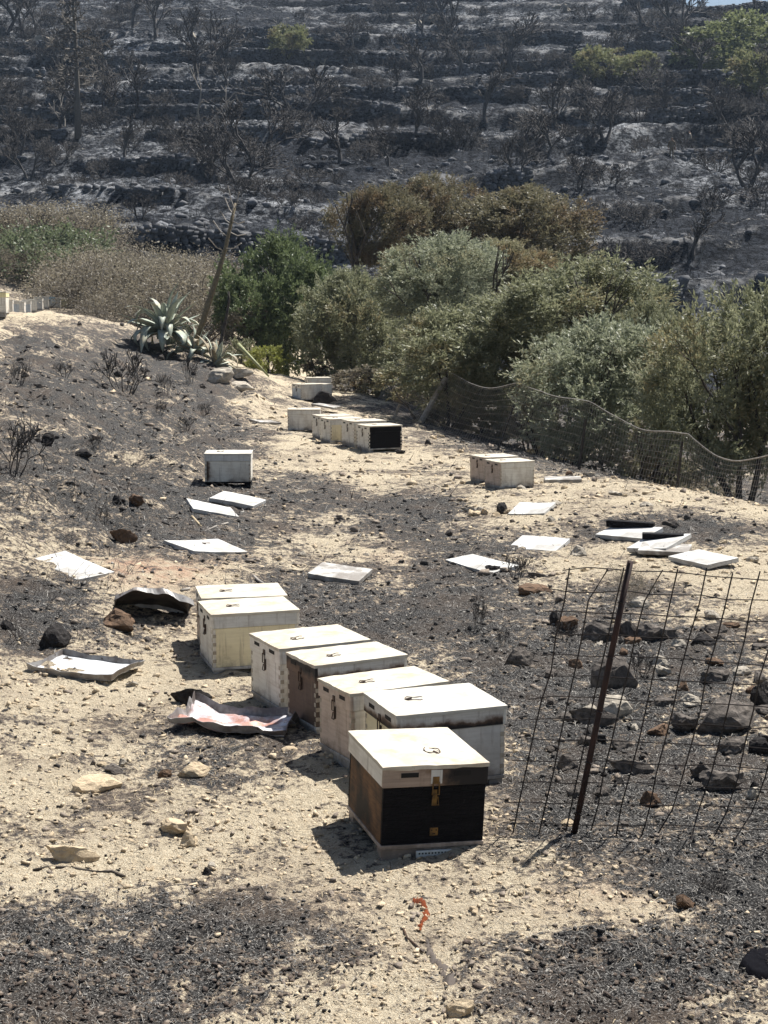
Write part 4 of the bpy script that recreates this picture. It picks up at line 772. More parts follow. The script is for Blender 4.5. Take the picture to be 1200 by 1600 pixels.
tree(596, 345, 58, 58, 50, 'dark scorched tree at the back with bare twigs', 'olive_x', 18)
tree(692, 330, 56, 52, 52, 'tallest scorched olive at the back of the grove', 'olive_x', 19)
tree(832, 358, 88, 60, 50, 'wide scorched olive at the back right of the grove', 'olive_x', 20)
tree(1030, 545, 52, 75, 25, 'narrow olive between the browned right tree and the grey-green one', 'olive', 21)
tree(640, 430, 48, 45, 41, 'small green-brown olive just behind the silvery one', 'olive_b', 22)
tree(790, 425, 70, 46, 42, 'brown-topped olive between the silvery and the scorched back tree', 'olive_b', 23)
tree(845, 640, 36, 52, 22.6, 'small dry olive shoot touching the far fence', 'olive_b', 24, name='olive_shoot', clumps=70, per=112, L=.10, W=.018, lobes=8)
tree(1010, 690, 36, 42, 20.3, 'pale dry shoot in front of the right olive', 'olive_b', 25, name='olive_shoot', clumps=70, per=112, L=.10, W=.018, lobes=8)
tree(660, 600, 60, 40, 31, 'dry low bush behind the two leaning timber posts', 'olive_b', 26, name='olive_shoot', clumps=70, per=112, L=.10, W=.018, lobes=8)
tree(505, 572, 30, 26, 37.5, 'small dry bush at the foot of the brownish olive', 'dryleaf', 27, name='low_bush', clumps=70, per=112, L=.10, W=.018, lobes=8, cat='bush', group='bushes round the track head')
tree(420, 566, 34, 26, 37, 'bright yellow-green bush under the dark tree', 'lime', 28, name='low_bush', clumps=70, per=112, L=.10, W=.018, lobes=8, cat='bush', group='bushes round the track head')
tree(372, 560, 30, 34, 38.5, 'dull green bush left of the bright yellow-green one', 'olive', 29, name='low_bush', clumps=70, per=112, L=.10, W=.018, lobes=8, cat='bush', group='bushes round the track head')
tree(395, 510, 36, 40, 41, 'pale dry bush behind the leaning agave stalk', 'dryleaf', 30, name='low_bush', clumps=70, per=112, L=.10, W=.018, lobes=8, cat='bush', group='bushes round the track head')
tree(560, 590, 34, 18, 34.5, 'dry scrub right of the track-head hives', 'dryleaf', 31, name='low_bush', clumps=70, per=112, L=.10, W=.018, lobes=8, cat='bush', group='bushes round the track head')

UG = [(700,27,'left of the slack top wire'),(760,26,'under the slack top wire'),(830,24.5,'beside the thin dark fence post'),(880,23.5,'at the trunk of the grey-green olive'),(960,21.5,'right of the trunk of the grey-green olive'),(1030,20,'under the narrow olive'),(1100,20.5,'left of the forked right trunks'),(620,33,'behind the leftmost leaning post'),(1060,24,'deep under the narrow olive')]
for i, (px, D, w) in enumerate(UG):
    D += 1.6; p_ = at_ground(px, D); hh = 22 + 6 * (i % 3); c_ = 470 + (CAMH - p_.z) * F / D - hh * .8
    tree(px, c_, 52, hh, D, 'dry undergrowth bush ' + w, ('dryleaf', 'olive_b')[i % 2], 600 + i, 'undergrowth beneath the olives', 'low_bush', 70, 112, .10, .018, cat='bush', stems=4, lobes=8)

# brush on the left spur
def bush_mesh(seed, h, stems, twigmat, leafmat=None, nleaf=0, L=.06, W=.012, spread=.8, levels=3, tr=.012, kids=(3, 4), mr=.006):
    sg, tips = branchy(seed, h, tr, levels, stems, spread, kids, .72, .12, .42, .2, mr)
    tw = seg_mesh('twigs', sg, M[twigmat], 4, .02); lf = None
    if leafmat:
        g = np.random.default_rng(seed); T = np.array([p[:] for p, d in tips]); Dr = np.array([d[:] for p, d in tips]); i = g.integers(0, len(T), nleaf)
        V, f = leaf_cloud(T[i] + g.normal(size=(nleaf, 3)) * h * .085, Dr[i] + g.normal(size=(nleaf, 3)) * .7, L, W, seed); lf = mesh_np('leaves', V, f, M[leafmat])
    return tw, lf
BR = [bush_mesh(200 + i, 1.0, 11, 'twig_g', 'dryleaf', 3200, .035, .009, .95, 4, .012, (2, 3)) for i in range(4)]
GS = [bush_mesh(240 + i, 1.0, 9, 'twig_g', 'greenshrub', 3000, .07, .022, .9, 4, .012, (2, 3)) for i in range(2)]
BK = [bush_mesh(260 + i, 1.0, 8, 'twig', None, 0, 0, 0, .75, 4, .022, (3, 3), .012) for i in range(5)]
def bush(px, D, h, label, var, group, name='brush', rz=0, wide=1.2, cat='bush', dz=0):
    p = at_ground(px, D); t = tag(empty(name, p + Vector((0, 0, dz)), (0, 0, rz), (h * wide, h * wide, h)), label, cat, group); tag(add('twigs', var[0], t), kind='stuff')
    if var[1]: add('leaves', var[1], t)
    return t
rg = random.Random(12); GL = 'dry brush on the left spur'
SP = [(5,60,1.1),(45,58,1.2),(85,60,1.3),(120,57,1.2),(150,60,1.2),(185,57,1.5),(215,60,1.6),(250,58,1.7),(285,59,1.5),(320,57,1.3),(345,60,1.1),(10,52,1.1),(65,50,1.0),(110,51,1.2),(160,52,1.4),(205,51,1.5),(245,52,1.5),(290,50,1.2),(330,50,1.0),(175,46,1.2),(210,45,1.1),(150,43,1.0),(195,42,.9),(225,42,.9),(300,47,1.2),(280,43,1.1),(20,46,1.0),(-5,44,1.1),(30,43,.9),(240,47,1.2),(340,55,1.4),(265,55,1.5),(60,64,1.1),(130,64,1.2),(5,66,1.0)] + [(140 + (k * 37) % 185, 44 + (k * 17) % 14, 1.0 + .5 * ((k * 7) % 5) / 4) for k in range(26)] + [(k * 12, 63 + k % 4, 1.9) for k in range(12)]
for i, (px, D, h) in enumerate(SP): o = bush(px, D if px > 150 else max(D + 8, 63), h * 1.25, 'grey-brown dry brush growing on the left spur', BR[i % 4], GL, rz=rg.uniform(0, 6), wide=rg.uniform(1.15, 1.5)); pend(o, px, 520 - D * 2.2, 'dry brush clump', [(150,390,'the dead forked stump'),(90,410,'the green shrubs'),(255,420,'the large agave'),(345,400,'the tall agave stalk'),(5,400,'the left spur edge'),(240,390,'the middle of the spur')], 'br')
for i, (px, D, h, lab) in enumerate([(60, 65, 2.0, 'green leafy shrub left behind the row of bank hives'), (100, 64, 2.0, 'green leafy shrub in the middle behind the row of bank hives'), (140, 62, 1.7, 'green leafy shrub at the right end behind the bank hives')]): bush(px, D, h, lab, GS[i % 2], 'green shrubs behind the bank hives', 'green_shrub', i)
# dead tree fork above the brush
sg, _ = branchy(301, 1.6, .07, 4, 2, .7, (2, 3), .75, .1, .4, .25, .01); p = at_ground(150, 58)
t = tag(empty('dead_tree', p + Vector((0, 0, .5))), 'black forked dead stump standing out of the dry brush', 'tree'); add('trunk', seg_mesh('trunk', sg, M['bark']), t)
# charred shrubs on the bank and track
CS = [(14,745,100,120,'charred twiggy shrub at the left picture edge'),(195,612,90,80,'largest charred shrub on the bank below the bank hives'),(296,600,28,65,'slim charred stem in front of the agave'),(258,618,26,45,'low charred shrub right of the largest bank shrub'),(250,648,24,26,'small charred tuft in the middle of the bank'),
 (150,700,24,28,'small charred tuft at the bank foot'),(163,818,22,34,'upright charred twigs left of the brown stones'),(290,672,30,28,'charred tuft beside the track ash'),(320,650,24,26,'charred sprig near the top of the track ash'),(748,985,30,70,'bent charred sprig right of the near hives'),(785,1010,20,40,'small charred sprig by the rounded sooty stone'),
 (985,940,60,64,'singed brown bush behind the rusty post'),(808,905,50,50,'charred sprig beside the lid with the stone'),(100,590,40,30,'charred tuft on the bank edge'),(30,600,40,44,'charred shrub high on the bank at left'),(880,1000,40,40,'dark sprig between stones left of the rusty post'),(1000,1060,40,60,'thin burnt stems beside the upright boulder'),(1110,1400,80,44,'tangle of pale burnt stalks low at right')]
for i, (px, py, w, h, lab) in enumerate(CS):
    p = hit(px, py); s = pxm(p); v = BK[i % 5]
    if 'singed brown' in lab: v = BR[0]
    t = tag(empty('charred_shrub', p, (0, 0, i * 1.3)), lab, 'shrub', 'burnt shrubs on the bank and track'); hs = h / s * .85; t.scale = (w / s * .62, w / s * .62, hs); tag(add('twigs', v[0], t), kind='stuff')
    if v[1]: add('leaves', v[1], t)

def bank_stems():
    g = np.random.default_rng(61); n = 2600; px = g.uniform(-150, 1300, n * 3); py = g.uniform(560, 1010, n * 3); keep = (px < 330 - (py - 560) * .35) | (g.uniform(0, 1, n * 3) < .12); px, py = px[keep][:n], py[keep][:n]; n = len(px)
    D = np.clip(CAMH * F / (py - 470), 8, 50); x = (px - 600) / F * D
    for _ in range(6): D = np.clip((CAMH - gz(x, D)) * F / (py - 470), 8, 60); x = (px - 600) / F * D
    z = gz(x, D); a = g.uniform(0, 6.28, n); h = .03 + .13 * g.uniform(0, 1, n) ** 2; ln = np.stack([np.cos(a) * h * 1.6, np.sin(a) * h * 1.6, h], 1); sd = np.stack([-np.sin(a), np.cos(a), np.zeros(n)], 1) * (D * .00025)[:, None]; P = np.stack([x, D, z - .01], 1)
    V = np.stack([P - sd, P + sd, P + ln + sd * .4, P + ln - sd * .4], 1).reshape(-1, 3)
    tag(add('burnt_stems', mesh_np('burnt_stems', V, np.arange(n * 4).reshape(n, 4), M['twig'])), 'short burnt stems sticking out of the bank', None, None, 'stuff')
bank_stems()
# agaves
def agave(px, py, D, nleaf, L, label, seed, mats=('agave',), tilt=(0, 0), droopy=.5):
    g = random.Random(seed); p = at(px, py, D); t = tag(empty('agave', (p.x, D, p.z), (tilt[0], tilt[1], 0)), label, 'agave', 'agave plants on the bank')
    for k in range(nleaf):
        az = k * 2.39996 + g.uniform(-.2, .2); el = R(78 - 85 * (k / nleaf) ** .8) + g.uniform(-.1, .1); ln = L * g.uniform(.8, 1.15); dr = g.choice((0, .3, .8, 1.6, 2.2)) * droopy * g.uniform(.6, 1.3) * (1.2 if k > nleaf * .3 else .5); w = .085 * ln / .9
        n = 10; q = Vector((0, 0, 0)); e = el; V = []; Fc = []; hd = Vector((math.cos(az), math.sin(az), 0)); sd = Vector((-math.sin(az), math.cos(az), 0)); kink = g.uniform(.45, .75)
        for i in range(n + 1):
            u = i / n; d = hd * math.cos(e) + Vector((0, 0, math.sin(e))); nm = hd * -math.sin(e) + Vector((0, 0, math.cos(e)))
            ww = w * (.75 + .9 * u - 1.75 * u ** 3 if u < .85 else (1 - u) / .15 * .42) ; ww = max(ww, .003)
            V += [q - sd * ww + nm * ww * .35, q - nm * .012 * (1.2 - u), q + sd * ww + nm * ww * .35, q + nm * .012 * (1.2 - u)]
            q = q + d * ln / n
            e -= dr * 3.1 / n * (2.2 if abs(u - kink) < .16 else .35)
        for i in range(n):
            for j in range(4): a = 4 * i + j; c = 4 * i + (j + 1) % 4; Fc.append((a, c, c + 4, a + 4))
        add('leaf', mesh_np('leaf', np.array([v[:] for v in V]), np.array(Fc), M[mats[k % len(mats)]], True), t)
    return t
agave(258, 520, 35, 46, 1.15, 'large grey-green agave with folded leaves, upper left of the clump', 1, droopy=.75)
agave(305, 552, 34.3, 30, .75, 'middle agave below the tall stalk with drooping leaves', 2, ('agave', 'agave', 'agave_d'), (0, .2), .8)
agave(335, 572, 33.8, 30, .72, 'low wilted agave nearest the pale rocks', 3, ('agave', 'agave_d'), (.1, .35), .9)
def stalk(pts, r, D, label, mat, arms=(), name='agave_stalk'):
    P = [at(x, y, d) for x, y, d in pts]; b = P[0]; t = tag(empty(name, b), label, 'agave stalk', 'agave flower stalks')
    add('stem', MB().tube([p - b for p in P], [r * (1 - .6 * i / (len(P) - 1)) for i in range(len(P))], 7).me('stem', M[mat], True), t)
    for x0_, y0_, x1_, y1_, d in arms:
        a, c = at(x0_, y0_, d) - b, at(x1_, y1_, d + random.Random(x1_).uniform(-.5, .5)) - b; mid = (a + c) / 2 + Vector((0, 0, -.06)); add('side_branch', MB().tube([a, mid, c], [.014, .012, .016], 5).me('side_branch', M['pale_twig']), t)
    return t
stalk([(303,545,34.3),(318,500,34.4),(337,440,34.6),(352,390,34.8),(362,345,35),(368,318,35.1)], .075, 34, 'tall leaning brown agave stalk with bare side branches', 'stalk', [(350,392,326,372,34.8),(352,388,377,380,34.8),(356,370,333,345,34.9),(358,362,384,366,34.9),(361,350,345,330,35),(362,345,382,346,35),(365,335,352,310,35),(366,328,374,300,35.1),(347,408,326,402,34.8),(366,325,356,290,35)])
stalk([(340,560,33.8),(346,530,33.9),(354,495,34),(358,470,34),(357,455,34)], .05, 34, 'shorter dark agave stalk right of the tall one', 'bark')
stalk([(372,538,34.5),(395,562,34.2),(420,588,34)], .05, 34, 'pale green agave stalk fallen toward the yellow-green bush', 'stalkg')

# sticks and marks on the near ground
def stick(pts, r, mat, label, name='stick'):
    P = [hit(x, y) + Vector((0, 0, r * .6)) for x, y in pts]; b = P[0]; o = add(name, MB().tube([p - b for p in P], r, 5).me(name, M[mat], True), None, b); return tag(o, label, 'stick', 'sticks on the ground')
stick([(52,1361),(75,1356),(110,1357),(150,1364),(175,1363),(195,1371)], .006, 'bark', 'thin brown curved stick below the tan slab-like stone')
stick([(437,1312),(439,1330),(447,1338),(455,1341)], .004, 'twig_g', 'small bent twig on sand left of the nearest hive')
stick([(300,808),(309,818),(314,824)], .012, 'straw', 'short pale stick below the overlapping lids')
stick([(318,832),(340,822),(356,818)], .010, 'pale_twig', 'bleached stick lying right of the short pale stick')
stick([(395,900),(403,908),(412,914)], .012, 'pale_twig', 'pale stick behind the cream twin hives')
stick([(283,924),(296,921)], .012, 'pale_twig', 'pale stick end beside the twin cream hives')
stick([(1065,835),(1100,830),(1140,828)], .008, 'twig', 'thin black stick on the far ash heap')
stick([(630,1452),(636,1466),(650,1478),(661,1489)], .004, 'iron', 'thin dark bent wire beside the orange mark')
stick([(601,1461),(608,1450),(613,1441)], .003, 'straw', 'pale straw just left of the orange mark')
def flat_mark(name, pts, wid, mat, label, z=.012):
    g = random.Random(3); b = hit(*pts[0]); V = []; Fc = []
    P = []
    for i in range(len(pts) - 1):
        for k in range(8): u = k / 8; P.append((pts[i][0] * (1 - u) + pts[i+1][0] * u, pts[i][1] * (1 - u) + pts[i+1][1] * u, wid[i] * (1 - u) + wid[i+1] * u))
    P.append((*pts[-1], wid[-1]))
    for i, (x, y, w) in enumerate(P):
        a, c = P[max(i - 1, 0)], P[min(i + 1, len(P) - 1)]; tx, ty = c[0] - a[0], c[1] - a[1]; l = math.hypot(tx, ty); nx, ny = -ty / l, tx / l
        for s in (-1, 0, 1):
            ww = w * (.3 + 1.3 * g.random()) if s else 0; q = hit(x + nx * s * ww, y + ny * s * ww) - b; qq = q + b; V.append((q.x, q.y, zf(qq.x, qq.y) - b.z + float(clods(np.array([qq.x]), np.array([qq.y]), np.zeros(1))[0]) + z + (.004 if s == 0 else -.004)))
    for i in range(len(P) - 1):
        for j in range(2): a = 3 * i + j; Fc.append((a, a + 1, a + 4, a + 3))
    return tag(add(name, mesh_np(name, V, Fc, M[mat], True), None, b), label, 'ground mark')
flat_mark('orange_crust', [(645,1410),(654,1413),(664,1419),(667,1428),(661,1438),(657,1447),(656,1454)], [3, 5, 3, 5, 3, 3, 2], 'rusty', 'bright rust-orange curl of melted crust on the pale sand', .004)
flat_mark('damp_streak', [(668,1470),(672,1486),(678,1496),(690,1508),(696,1516),(692,1524),(700,1534),(712,1538)], [3, 5, 4, 5, 5, 4, 9, 8], 'stain', 'dark damp streak running below the orange curl', .005)
# cast shadow at the lower right edge, drawn as a thin near-black disc
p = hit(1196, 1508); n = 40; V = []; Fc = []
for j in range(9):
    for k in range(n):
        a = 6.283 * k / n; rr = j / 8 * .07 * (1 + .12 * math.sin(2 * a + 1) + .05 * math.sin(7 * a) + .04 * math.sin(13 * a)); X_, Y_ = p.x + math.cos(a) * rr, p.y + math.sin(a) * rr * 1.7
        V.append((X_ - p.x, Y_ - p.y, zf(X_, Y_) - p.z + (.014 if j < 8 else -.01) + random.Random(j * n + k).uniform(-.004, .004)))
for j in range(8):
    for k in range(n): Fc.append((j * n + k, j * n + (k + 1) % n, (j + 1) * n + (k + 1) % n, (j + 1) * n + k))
tag(add('painted_shadow', mesh_np('painted_shadow', V, Fc, M['shadow_black'], True), None, p), 'round black painted shadow at the lower right edge', 'soot patch')  # the 'soot patch' is a painted cast shadow

# ------------------------------------------------------------------ hillside: terrace walls, boulders, burnt trees
def terrace_walls():
    g = np.random.default_rng(9); ys = np.arange(66, 216, .25); xs = np.arange(-66, 66, .36); Xg, Yg = np.meshgrid(xs, ys, indexing='ij'); T = terr_t(Xg, Yg); K = np.floor(T[:, :]).astype(int)
    cube = np.array([(x, y, z) for z in (-.5, .5) for y in (-.5, .5) for x in (-.5, .5)]); cf = np.array(((0,2,3,1),(4,5,7,6),(0,1,5,4),(2,6,7,3),(0,4,6,2),(1,3,7,5)))
    names = ['lowest', 'second', 'third', 'fourth', 'fifth', 'sixth', 'seventh', 'eighth', 'ninth', 'tenth', 'eleventh', 'twelfth', 'thirteenth', 'fourteenth', 'fifteenth', 'sixteenth', 'seventeenth', 'eighteenth', 'nineteenth']; cnt = 0
    for k in range(int(T.min()) + 1, int(T.max()) + 1):
        V = []
        for i, x in enumerate(xs):
            j = np.nonzero(T[i] >= k)[0]
            if not len(j) or j[0] == 0: continue
            y = ys[j[0]]; m = float(np.clip(.92 + fbm(np.array([x]), np.array([y]), .04, 3, 61) * 1.3, .3, 1.15)[0])
            if m < .5 or abs(x) > .29 * y + 3 or vnoise(np.array([x * .12]), np.array([k * 3.3]), 77)[0] < -.12: continue
            zt = float(gz(np.array([x]), np.array([y + .25]))[0]); hgt = .75 + .75 * m + .4 * float(vnoise(np.array([x * .5]), np.array([k * 7.]), 5)[0])
            z = zt - hgt
            while z < zt + .05:
                s = g.uniform(.15, .30); l = g.uniform(.28, .55)
                V.append((cube + g.normal(size=(8, 3)) * .10) * np.array([l, .45, s]) + np.array([x + g.uniform(-.1, .1), y - .28 + g.normal() * .07 + (z - zt) * -.06, z + s / 2])); z += s * .93
        if len(V) < 30: continue
        V = np.array(V); n = len(V); f = cf[None] + (np.arange(n) * 8)[:, None, None]
        tag(add('terrace_wall', mesh_np('terrace_wall', V.reshape(-1, 3), f.reshape(-1, 4), M['rock_h'])), f'{names[min(cnt, 18)]} dry stone terrace wall counting up the burnt hillside', 'stone wall', 'dry stone terrace walls'); cnt += 1
terrace_walls()
def hill_rubble():
    g = np.random.default_rng(31); n = 9000; y = 64 + 150 * g.uniform(0, 1, n) ** 1.1; x = g.uniform(-1, 1, n) * (.28 * y + 3); s = .12 + .55 * g.uniform(0, 1, n) ** 4; z = gz(x, y)
    bm = bmesh.new(); bmesh.ops.create_icosphere(bm, subdivisions=1, radius=.5); bv = np.array([w.co[:] for w in bm.verts]); bf = np.array([[q.index for q in f.verts] for f in bm.faces]); bm.free()
    V = bv[None] * (1 + g.uniform(-.35, .35, (n, len(bv), 1))) * np.array([1.2, 1, .75]) * s[:, None, None] + np.stack([x, y, z + .12 * s], 1)[:, None]
    tag(add('rubble', mesh_np('rubble', V.reshape(-1, 3), (bf[None] + (np.arange(n) * len(bv))[:, None, None]).reshape(-1, 3), M['rock_h'])), 'loose sooty rubble over the burnt hillside', None, None, 'stuff')
    n = 26000; y = 62 + 150 * g.uniform(0, 1, n); x = g.uniform(-1, 1, n) * (.28 * y + 3); z = gz(x, y); a = g.uniform(0, 6.28, n); h = g.uniform(.2, .8, n); ln = np.stack([np.cos(a) * h * .5, np.sin(a) * h * .5, h], 1); side = np.stack([-np.sin(a), np.cos(a), np.zeros(n)], 1) * .018
    P = np.stack([x, y, z - .05], 1); V = np.stack([P - side, P + side, P + ln], 1).reshape(-1, 3)
    tag(add('burnt_stubble', mesh_np('burnt_stubble', V, np.arange(n * 3).reshape(n, 3), M['twig_h'])), 'thin burnt stubble and twigs over the hillside', None, None, 'stuff')
hill_rubble()
HT = []
for i in range(4):
    sg, tp = branchy(400 + i, 4.2, .12, 6, 1 + i % 2, .62, (3, 3), .76, .14, .27, .16, .021); HT.append(seg_mesh('limbs', sg, M['twig_h'], 5, .03))
HS = []
for i in range(5):
    sg, tp = branchy(430 + i, 1.7, .035, 5, 7, .8, (3, 3), .74, .1, .32, .2, .014); HS.append(seg_mesh('twigs', sg, M['twig_h'], 4, .03))
HPs = []
for i in range(2):
    sg, tp = branchy(450 + i, 2.4, .08, 4, 2, .6, (2, 3), .74, .12, .36, .22, .02); HPs.append(seg_mesh('limbs', sg, M['pale_twig'], 5, .03))
def hill_plant(px, py, hpx, var, label, name, group, wide=1.0, base_h=4.2, cat='tree', part='limbs', rz=0):
    p = hit(px, py); s = hpx / pxm(p) / base_h; t = tag(empty(name, p - Vector((0, 0, .1)), (0, 0, rz), (s * wide, s * wide, s)), label, cat, group); q = add(part, var, t); 
    if part == 'twigs': q['kind'] = 'stuff'
    return t
BT = [(215,188,115,0,'burnt bare tree on the terraces, right of the tall dead pine'),(403,262,118,1,'round bare burnt tree standing on the terrace wall above the agave stalk'),(552,100,70,2,'burnt bushy tree near the top middle of the hill'),(1168,292,120,3,'big burnt multi-stemmed tree at the right side of the hill'),(1085,408,100,0,'leaning burnt tree low on the hill at right'),
 (1058,60,110,1,'dark burnt tree on the skyline'),(1000,45,90,2,'burnt tree just left of the skyline gap'),(845,255,100,3,'wide burnt bush-like tree in the middle of the hill'),(760,190,110,0,'burnt tree left of the wide burnt one'),(870,195,80,1,'small burnt tree under the two yellow-green shrubs'),(1040,185,75,2,'crooked burnt tree above the two walking people'),
 (45,60,80,3,'burnt tree at the top left corner'),(340,120,95,0,'burnt tree left of the singed olive on the hill'),(245,60,90,1,'burnt tree at the top, right of the dead pine'),(650,215,90,2,'burnt tree in the centre of the hill above the grove'),(700,90,80,3,'burnt tree in the upper middle of the hill'),(800,110,110,0,'tall burnt tree in the upper middle right'),(480,190,60,1,'small burnt tree on the middle terraces'),
 (150,140,100,2,'burnt tree standing behind the dead pine'),(905,300,70,3,'burnt tree directly above the back right olive'),(220,350,60,1,'burnt sapling above the dry brush'),(1180,30,70,2,'burnt tree top above the large green tree'),(620,140,60,0,'small burnt tree above the centre tree')]
for i, (px, py, h, v, lab) in enumerate(BT): hill_plant(px, py, h, HT[v], lab, 'burnt_tree', 'burnt trees on the hillside', 1.2 + .4 * ((i * 7) % 5) / 4, rz=i * 1.7)
for i, (px, py, h, lab) in enumerate([(320,205,100,'pale bleached bare tree on the left terraces'),(1092,410,60,'pale dead stems at the foot of the leaning burnt tree'),(660,190,60,'pale bare tree in the upper centre of the hill'),(725,400,50,'pale dead stems behind the grove'),(100,200,60,'pale dead stems beside the dead pine')]):
    hill_plant(px, py, h, HPs[i % 2], lab, 'bleached_tree', 'bleached bare trees', .8, 2.4, rz=i)
HMARK = [(122,120,'the tall dead pine'),(215,150,'the bare tree by the pine'),(320,180,'the pale bleached tree'),(403,210,'the round bare tree above the agave stalk'),(450,65,'the singed hill olive'),(552,75,'the burnt bushy tree at top middle'),(672,30,'the big pale slab'),(760,150,'the burnt tree left of centre right'),(845,220,'the wide burnt bush-like tree'),(936,100,'the left yellow-green shrub'),(1000,100,'the right yellow-green shrub'),(1058,30,'the dark skyline tree'),(1145,65,'the large green tree'),(1050,240,'the two walking people'),(1168,250,'the big multi-stemmed burnt tree'),(1085,370,'the leaning burnt tree'),(650,200,'the burnt tree above the grove'),(800,80,'the tall burnt tree at upper right'),(45,40,'the burnt tree in the top left corner'),(700,300,'the tallest scorched olive'),(905,280,'the burnt tree above the back olive'),(480,170,'the small burnt mid-terrace tree'),(245,30,'the burnt tree right of the pine top'),(220,330,'the burnt sapling above the brush')]
rg = random.Random(77)
for i in range(170):
    px, py = rg.uniform(-20, 1220), rg.uniform(20, 430)
    if py > 300 and (px < 340 or 520 < px < 940): py = rg.uniform(20, 280)
    o = hill_plant(px, py, rg.uniform(22, 58) * (.6 + .4 * py / 400), HS[i % 5], 'bare burnt shrub on the terraced hillside', 'burnt_shrub', 'burnt shrubs over the hillside', rg.uniform(.9, 1.5), 1.7, 'shrub', 'twigs', rg.uniform(0, 6))
    pend(o, px, py, 'burnt shrub', HMARK, 'hs')
for i in range(44):
    px, py = rg.uniform(-10, 1210), rg.uniform(30, 300); o = hill_plant(px, py, rg.uniform(55, 105), HT[i % 4], 'burnt thicket tree on the terraces', 'burnt_tree', 'burnt thicket over the hillside', rg.uniform(1.1, 1.8), rz=rg.uniform(0, 6)); pend(o, px, py, 'burnt thicket tree', HMARK, 'ht')
# tall dead pine
def pine():
    p = hit(122, 212); H = 230 / pxm(p); t = tag(empty('dead_pine', p), 'tall dead pine with a straight trunk on the left terraces', 'tree'); g = random.Random(5)
    add('trunk', MB().tube([(0, 0, -.3), (.05, 0, H * .3), (-.05, .1, H * .65), (-.1, 0, H)], [H * .026, H * .017, H * .012, H * .004], 8).me('trunk', M['pale_twig'] if False else M['twig_g'], True), t)
    sg = []
    for k in range(44):
        z = H * g.uniform(.28, .99); a = g.uniform(0, 6.28); L = H * .27 * (1.15 - z / H) * g.uniform(.6, 1.3) + .3; d = Vector((math.cos(a), math.sin(a), g.uniform(-.25, .35))); q = Vector((0, 0, z)); r = .085
        for m_ in range(4):
            d = (d + rand_dir(g) * .22).normalized(); e = q + d * L / 4; sg.append((q, e, r, r * .7)); q = e; r *= .7
            for w in range(3):
                dd = (d + rand_dir(g) * .9).normalized(); e2 = q + dd * L * .22; sg.append((q, e2, .04, .03))
                for w2 in range(3): sg.append((q.lerp(e2, .6), q.lerp(e2, .6) + (dd + rand_dir(g) * .9).normalized() * L * .2, .03, .02))
    add('limbs', seg_mesh('limbs', sg, M['twig_g'], 5, .03), t)
pine()
HG = 'green survivors on the hillside'
def htree(px, py, hw, hh, foot, label, mat, seed, *a):
    p = hit(px, foot); tree(px, py, hw, hh, p.y, label, mat, seed, HG, 'hill_tree', 110, 112, .09, .017, base=p.z - .2, lobes=9)
htree(1152, 72, 74, 46, 112, 'large green feathery tree at the top right corner', 'hillgreen', 51, 130, 170, .34, .04)
htree(936, 98, 32, 25, 124, 'yellow-green round shrub, left of the two beside each other', 'hillyel', 52)
htree(1000, 102, 32, 23, 126, 'yellow-green round shrub, right of the two beside each other', 'hillyel', 53)
htree(450, 64, 29, 25, 92, 'singed olive standing alone near the top left of the hill', 'hillyel', 54, 50, 100)
htree(1182, 112, 42, 32, 150, 'yellowish shrub below the large green tree', 'hillyel', 55)
def boulder(px, py, w, h, lab, k='h2'):
    p = hit(px, py); s = w / pxm(p); o = add('boulder', rockv(k, px % 7, .8), None, p + Vector((0, s * .3, h / pxm(p) * .25)), (0, 0, px)); o.scale = (s * 1.1, s, h / pxm(p) / .7); tag(o, lab, 'boulder', 'boulders on the hillside')
for a in [(672,36,48,22,'big pale slab of rock near the hill top'),(650,42,26,16,'pale boulder beside the big slab near the hill top'),(506,100,22,14,'round pale boulder right of the singed hill olive'),(480,98,20,12,'low boulder right under the singed hill olive'),(885,20,20,16,'upright boulder on the skyline wall'),(870,16,14,12,'smaller boulder beside the upright one on the skyline'),(560,60,24,12,'boulder below the burnt bushy tree'),(300,60,26,14,'boulder on the upper left slope'),(740,150,18,12,'boulder in the middle of the upper slope'),(60,75,44,22,'broad rock face at the upper left')]: boulder(*a)

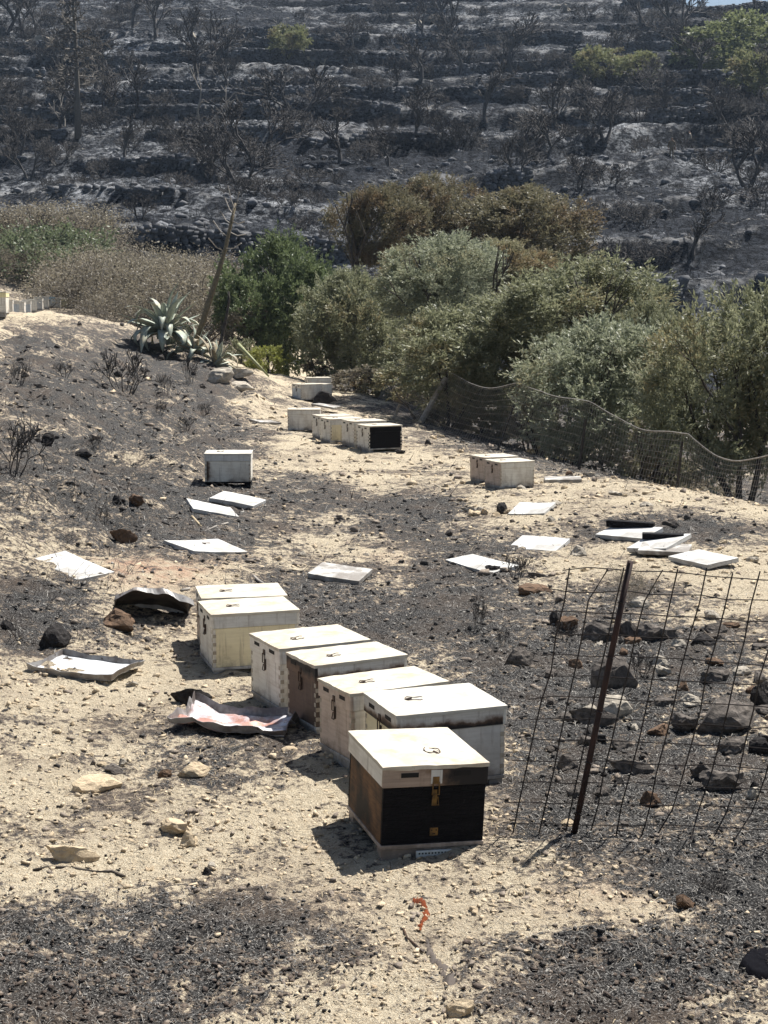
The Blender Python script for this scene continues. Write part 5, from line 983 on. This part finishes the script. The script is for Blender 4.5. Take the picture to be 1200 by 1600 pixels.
# ------------------------------------------------------------------ two people on the hillside
def person(px, py, label, yaw, stride, lean, top, bottom, hpx):
    p = hit(px, py); s = hpx / pxm(p) / 1.75
    J = dict(pel=(0, 0, .95), sp=(0, .02 + lean * .3, 1.2), ch=(0, .03 + lean * .7, 1.4), ne=(0, .03 + lean, 1.52), hd=(0, .06 + lean * 1.15, 1.62), ht=(0, .05 + lean * 1.2, 1.74))
    E = [('pel', 'sp'), ('sp', 'ch'), ('ch', 'ne'), ('ne', 'hd'), ('hd', 'ht')]; rad = dict(pel=.15, sp=.135, ch=.15, ne=.06, hd=.095, ht=.07)
    for sg, nm in ((-1, 'l'), (1, 'r')):
        st_ = stride * sg
        J.update({nm+'h': (.09*sg, 0, .88), nm+'k': (.1*sg, st_*.35+.04, .5), nm+'a': (.1*sg, st_*.9, .09), nm+'t': (.11*sg, st_*.9+.14, .04), nm+'s': (.19*sg, .02+lean*.75, 1.42), nm+'e': (.26*sg, -st_*.25+lean*.5, 1.14), nm+'w': (.24*sg, -st_*.5+.1+lean*.4, .9), nm+'f': (.23*sg, -st_*.52+.12+lean*.4, .8)})
        rad.update({nm+'h': .095, nm+'k': .065, nm+'a': .045, nm+'t': .035, nm+'s': .07, nm+'e': .048, nm+'w': .034, nm+'f': .03}); E += [('pel', nm+'h'), (nm+'h', nm+'k'), (nm+'k', nm+'a'), (nm+'a', nm+'t'), ('ch', nm+'s'), (nm+'s', nm+'e'), (nm+'e', nm+'w'), (nm+'w', nm+'f')]
    ks = list(J); me = bpy.data.meshes.new('body'); me.from_pydata([J[k] for k in ks], [(ks.index(a), ks.index(b)) for a, b in E], []); o = bpy.data.objects.new('tmp', me); COL.objects.link(o)
    o.modifiers.new('k', 'SKIN')
    for i, k in enumerate(ks): sv = me.skin_vertices[0].data[i]; sv.radius = (rad[k], rad[k] * .85); sv.use_root = k == 'pel'
    u = o.modifiers.new('u', 'SUBSURF'); u.levels = 2; u.render_levels = 2; dg = bpy.context.evaluated_depsgraph_get(); m2 = bpy.data.meshes.new_from_object(o.evaluated_get(dg)); bpy.data.objects.remove(o)
    for k in ('skin', top, bottom, 'hair'): m2.materials.append(M[k])
    for f in m2.polygons:
        c = f.center; z = c.z; f.material_index = 2 if z < .97 and abs(c.x) < .205 else 1 if z < 1.5 and not (z < 1.0 and abs(c.x) > .2) else 3 if z > 1.68 or (z > 1.56 and c.y < lean + .02) else 0
        f.use_smooth = True
    o = add('person', m2, None, p, (0, 0, R(yaw)), s); tag(o, label, 'person', 'people walking on the hillside')
person(1049, 253, 'person in khaki shirt standing on the burnt terrace, back turned', 170, .08, .05, 'shirt_k', 'shirt_k', 37)
person(1079, 237, 'person in pale top and dark trousers striding along the terrace', 75, .34, .08, 'shirt_p', 'trouser', 32)

name_pending()
# ------------------------------------------------------------------ air
hz = bpy.data.materials.new('thin_smoky_air'); hz.use_nodes = True; hn = hz.node_tree; hn.nodes.remove(hn.nodes['Principled BSDF'])
pv = hn.nodes.new('ShaderNodeVolumePrincipled'); pv.inputs['Color'].default_value = (.62, .78, 1, 1); pv.inputs['Density'].default_value = .0002; pv.inputs['Anisotropy'].default_value = .3
hn.links.new(pv.outputs[0], hn.nodes['Material Output'].inputs['Volume'])
tag(add('haze', MB().box(-190, 190, -25, 540, -6, 78).me('haze', hz)), 'thin bluish smoky air over the whole valley', None, None, 'stuff')
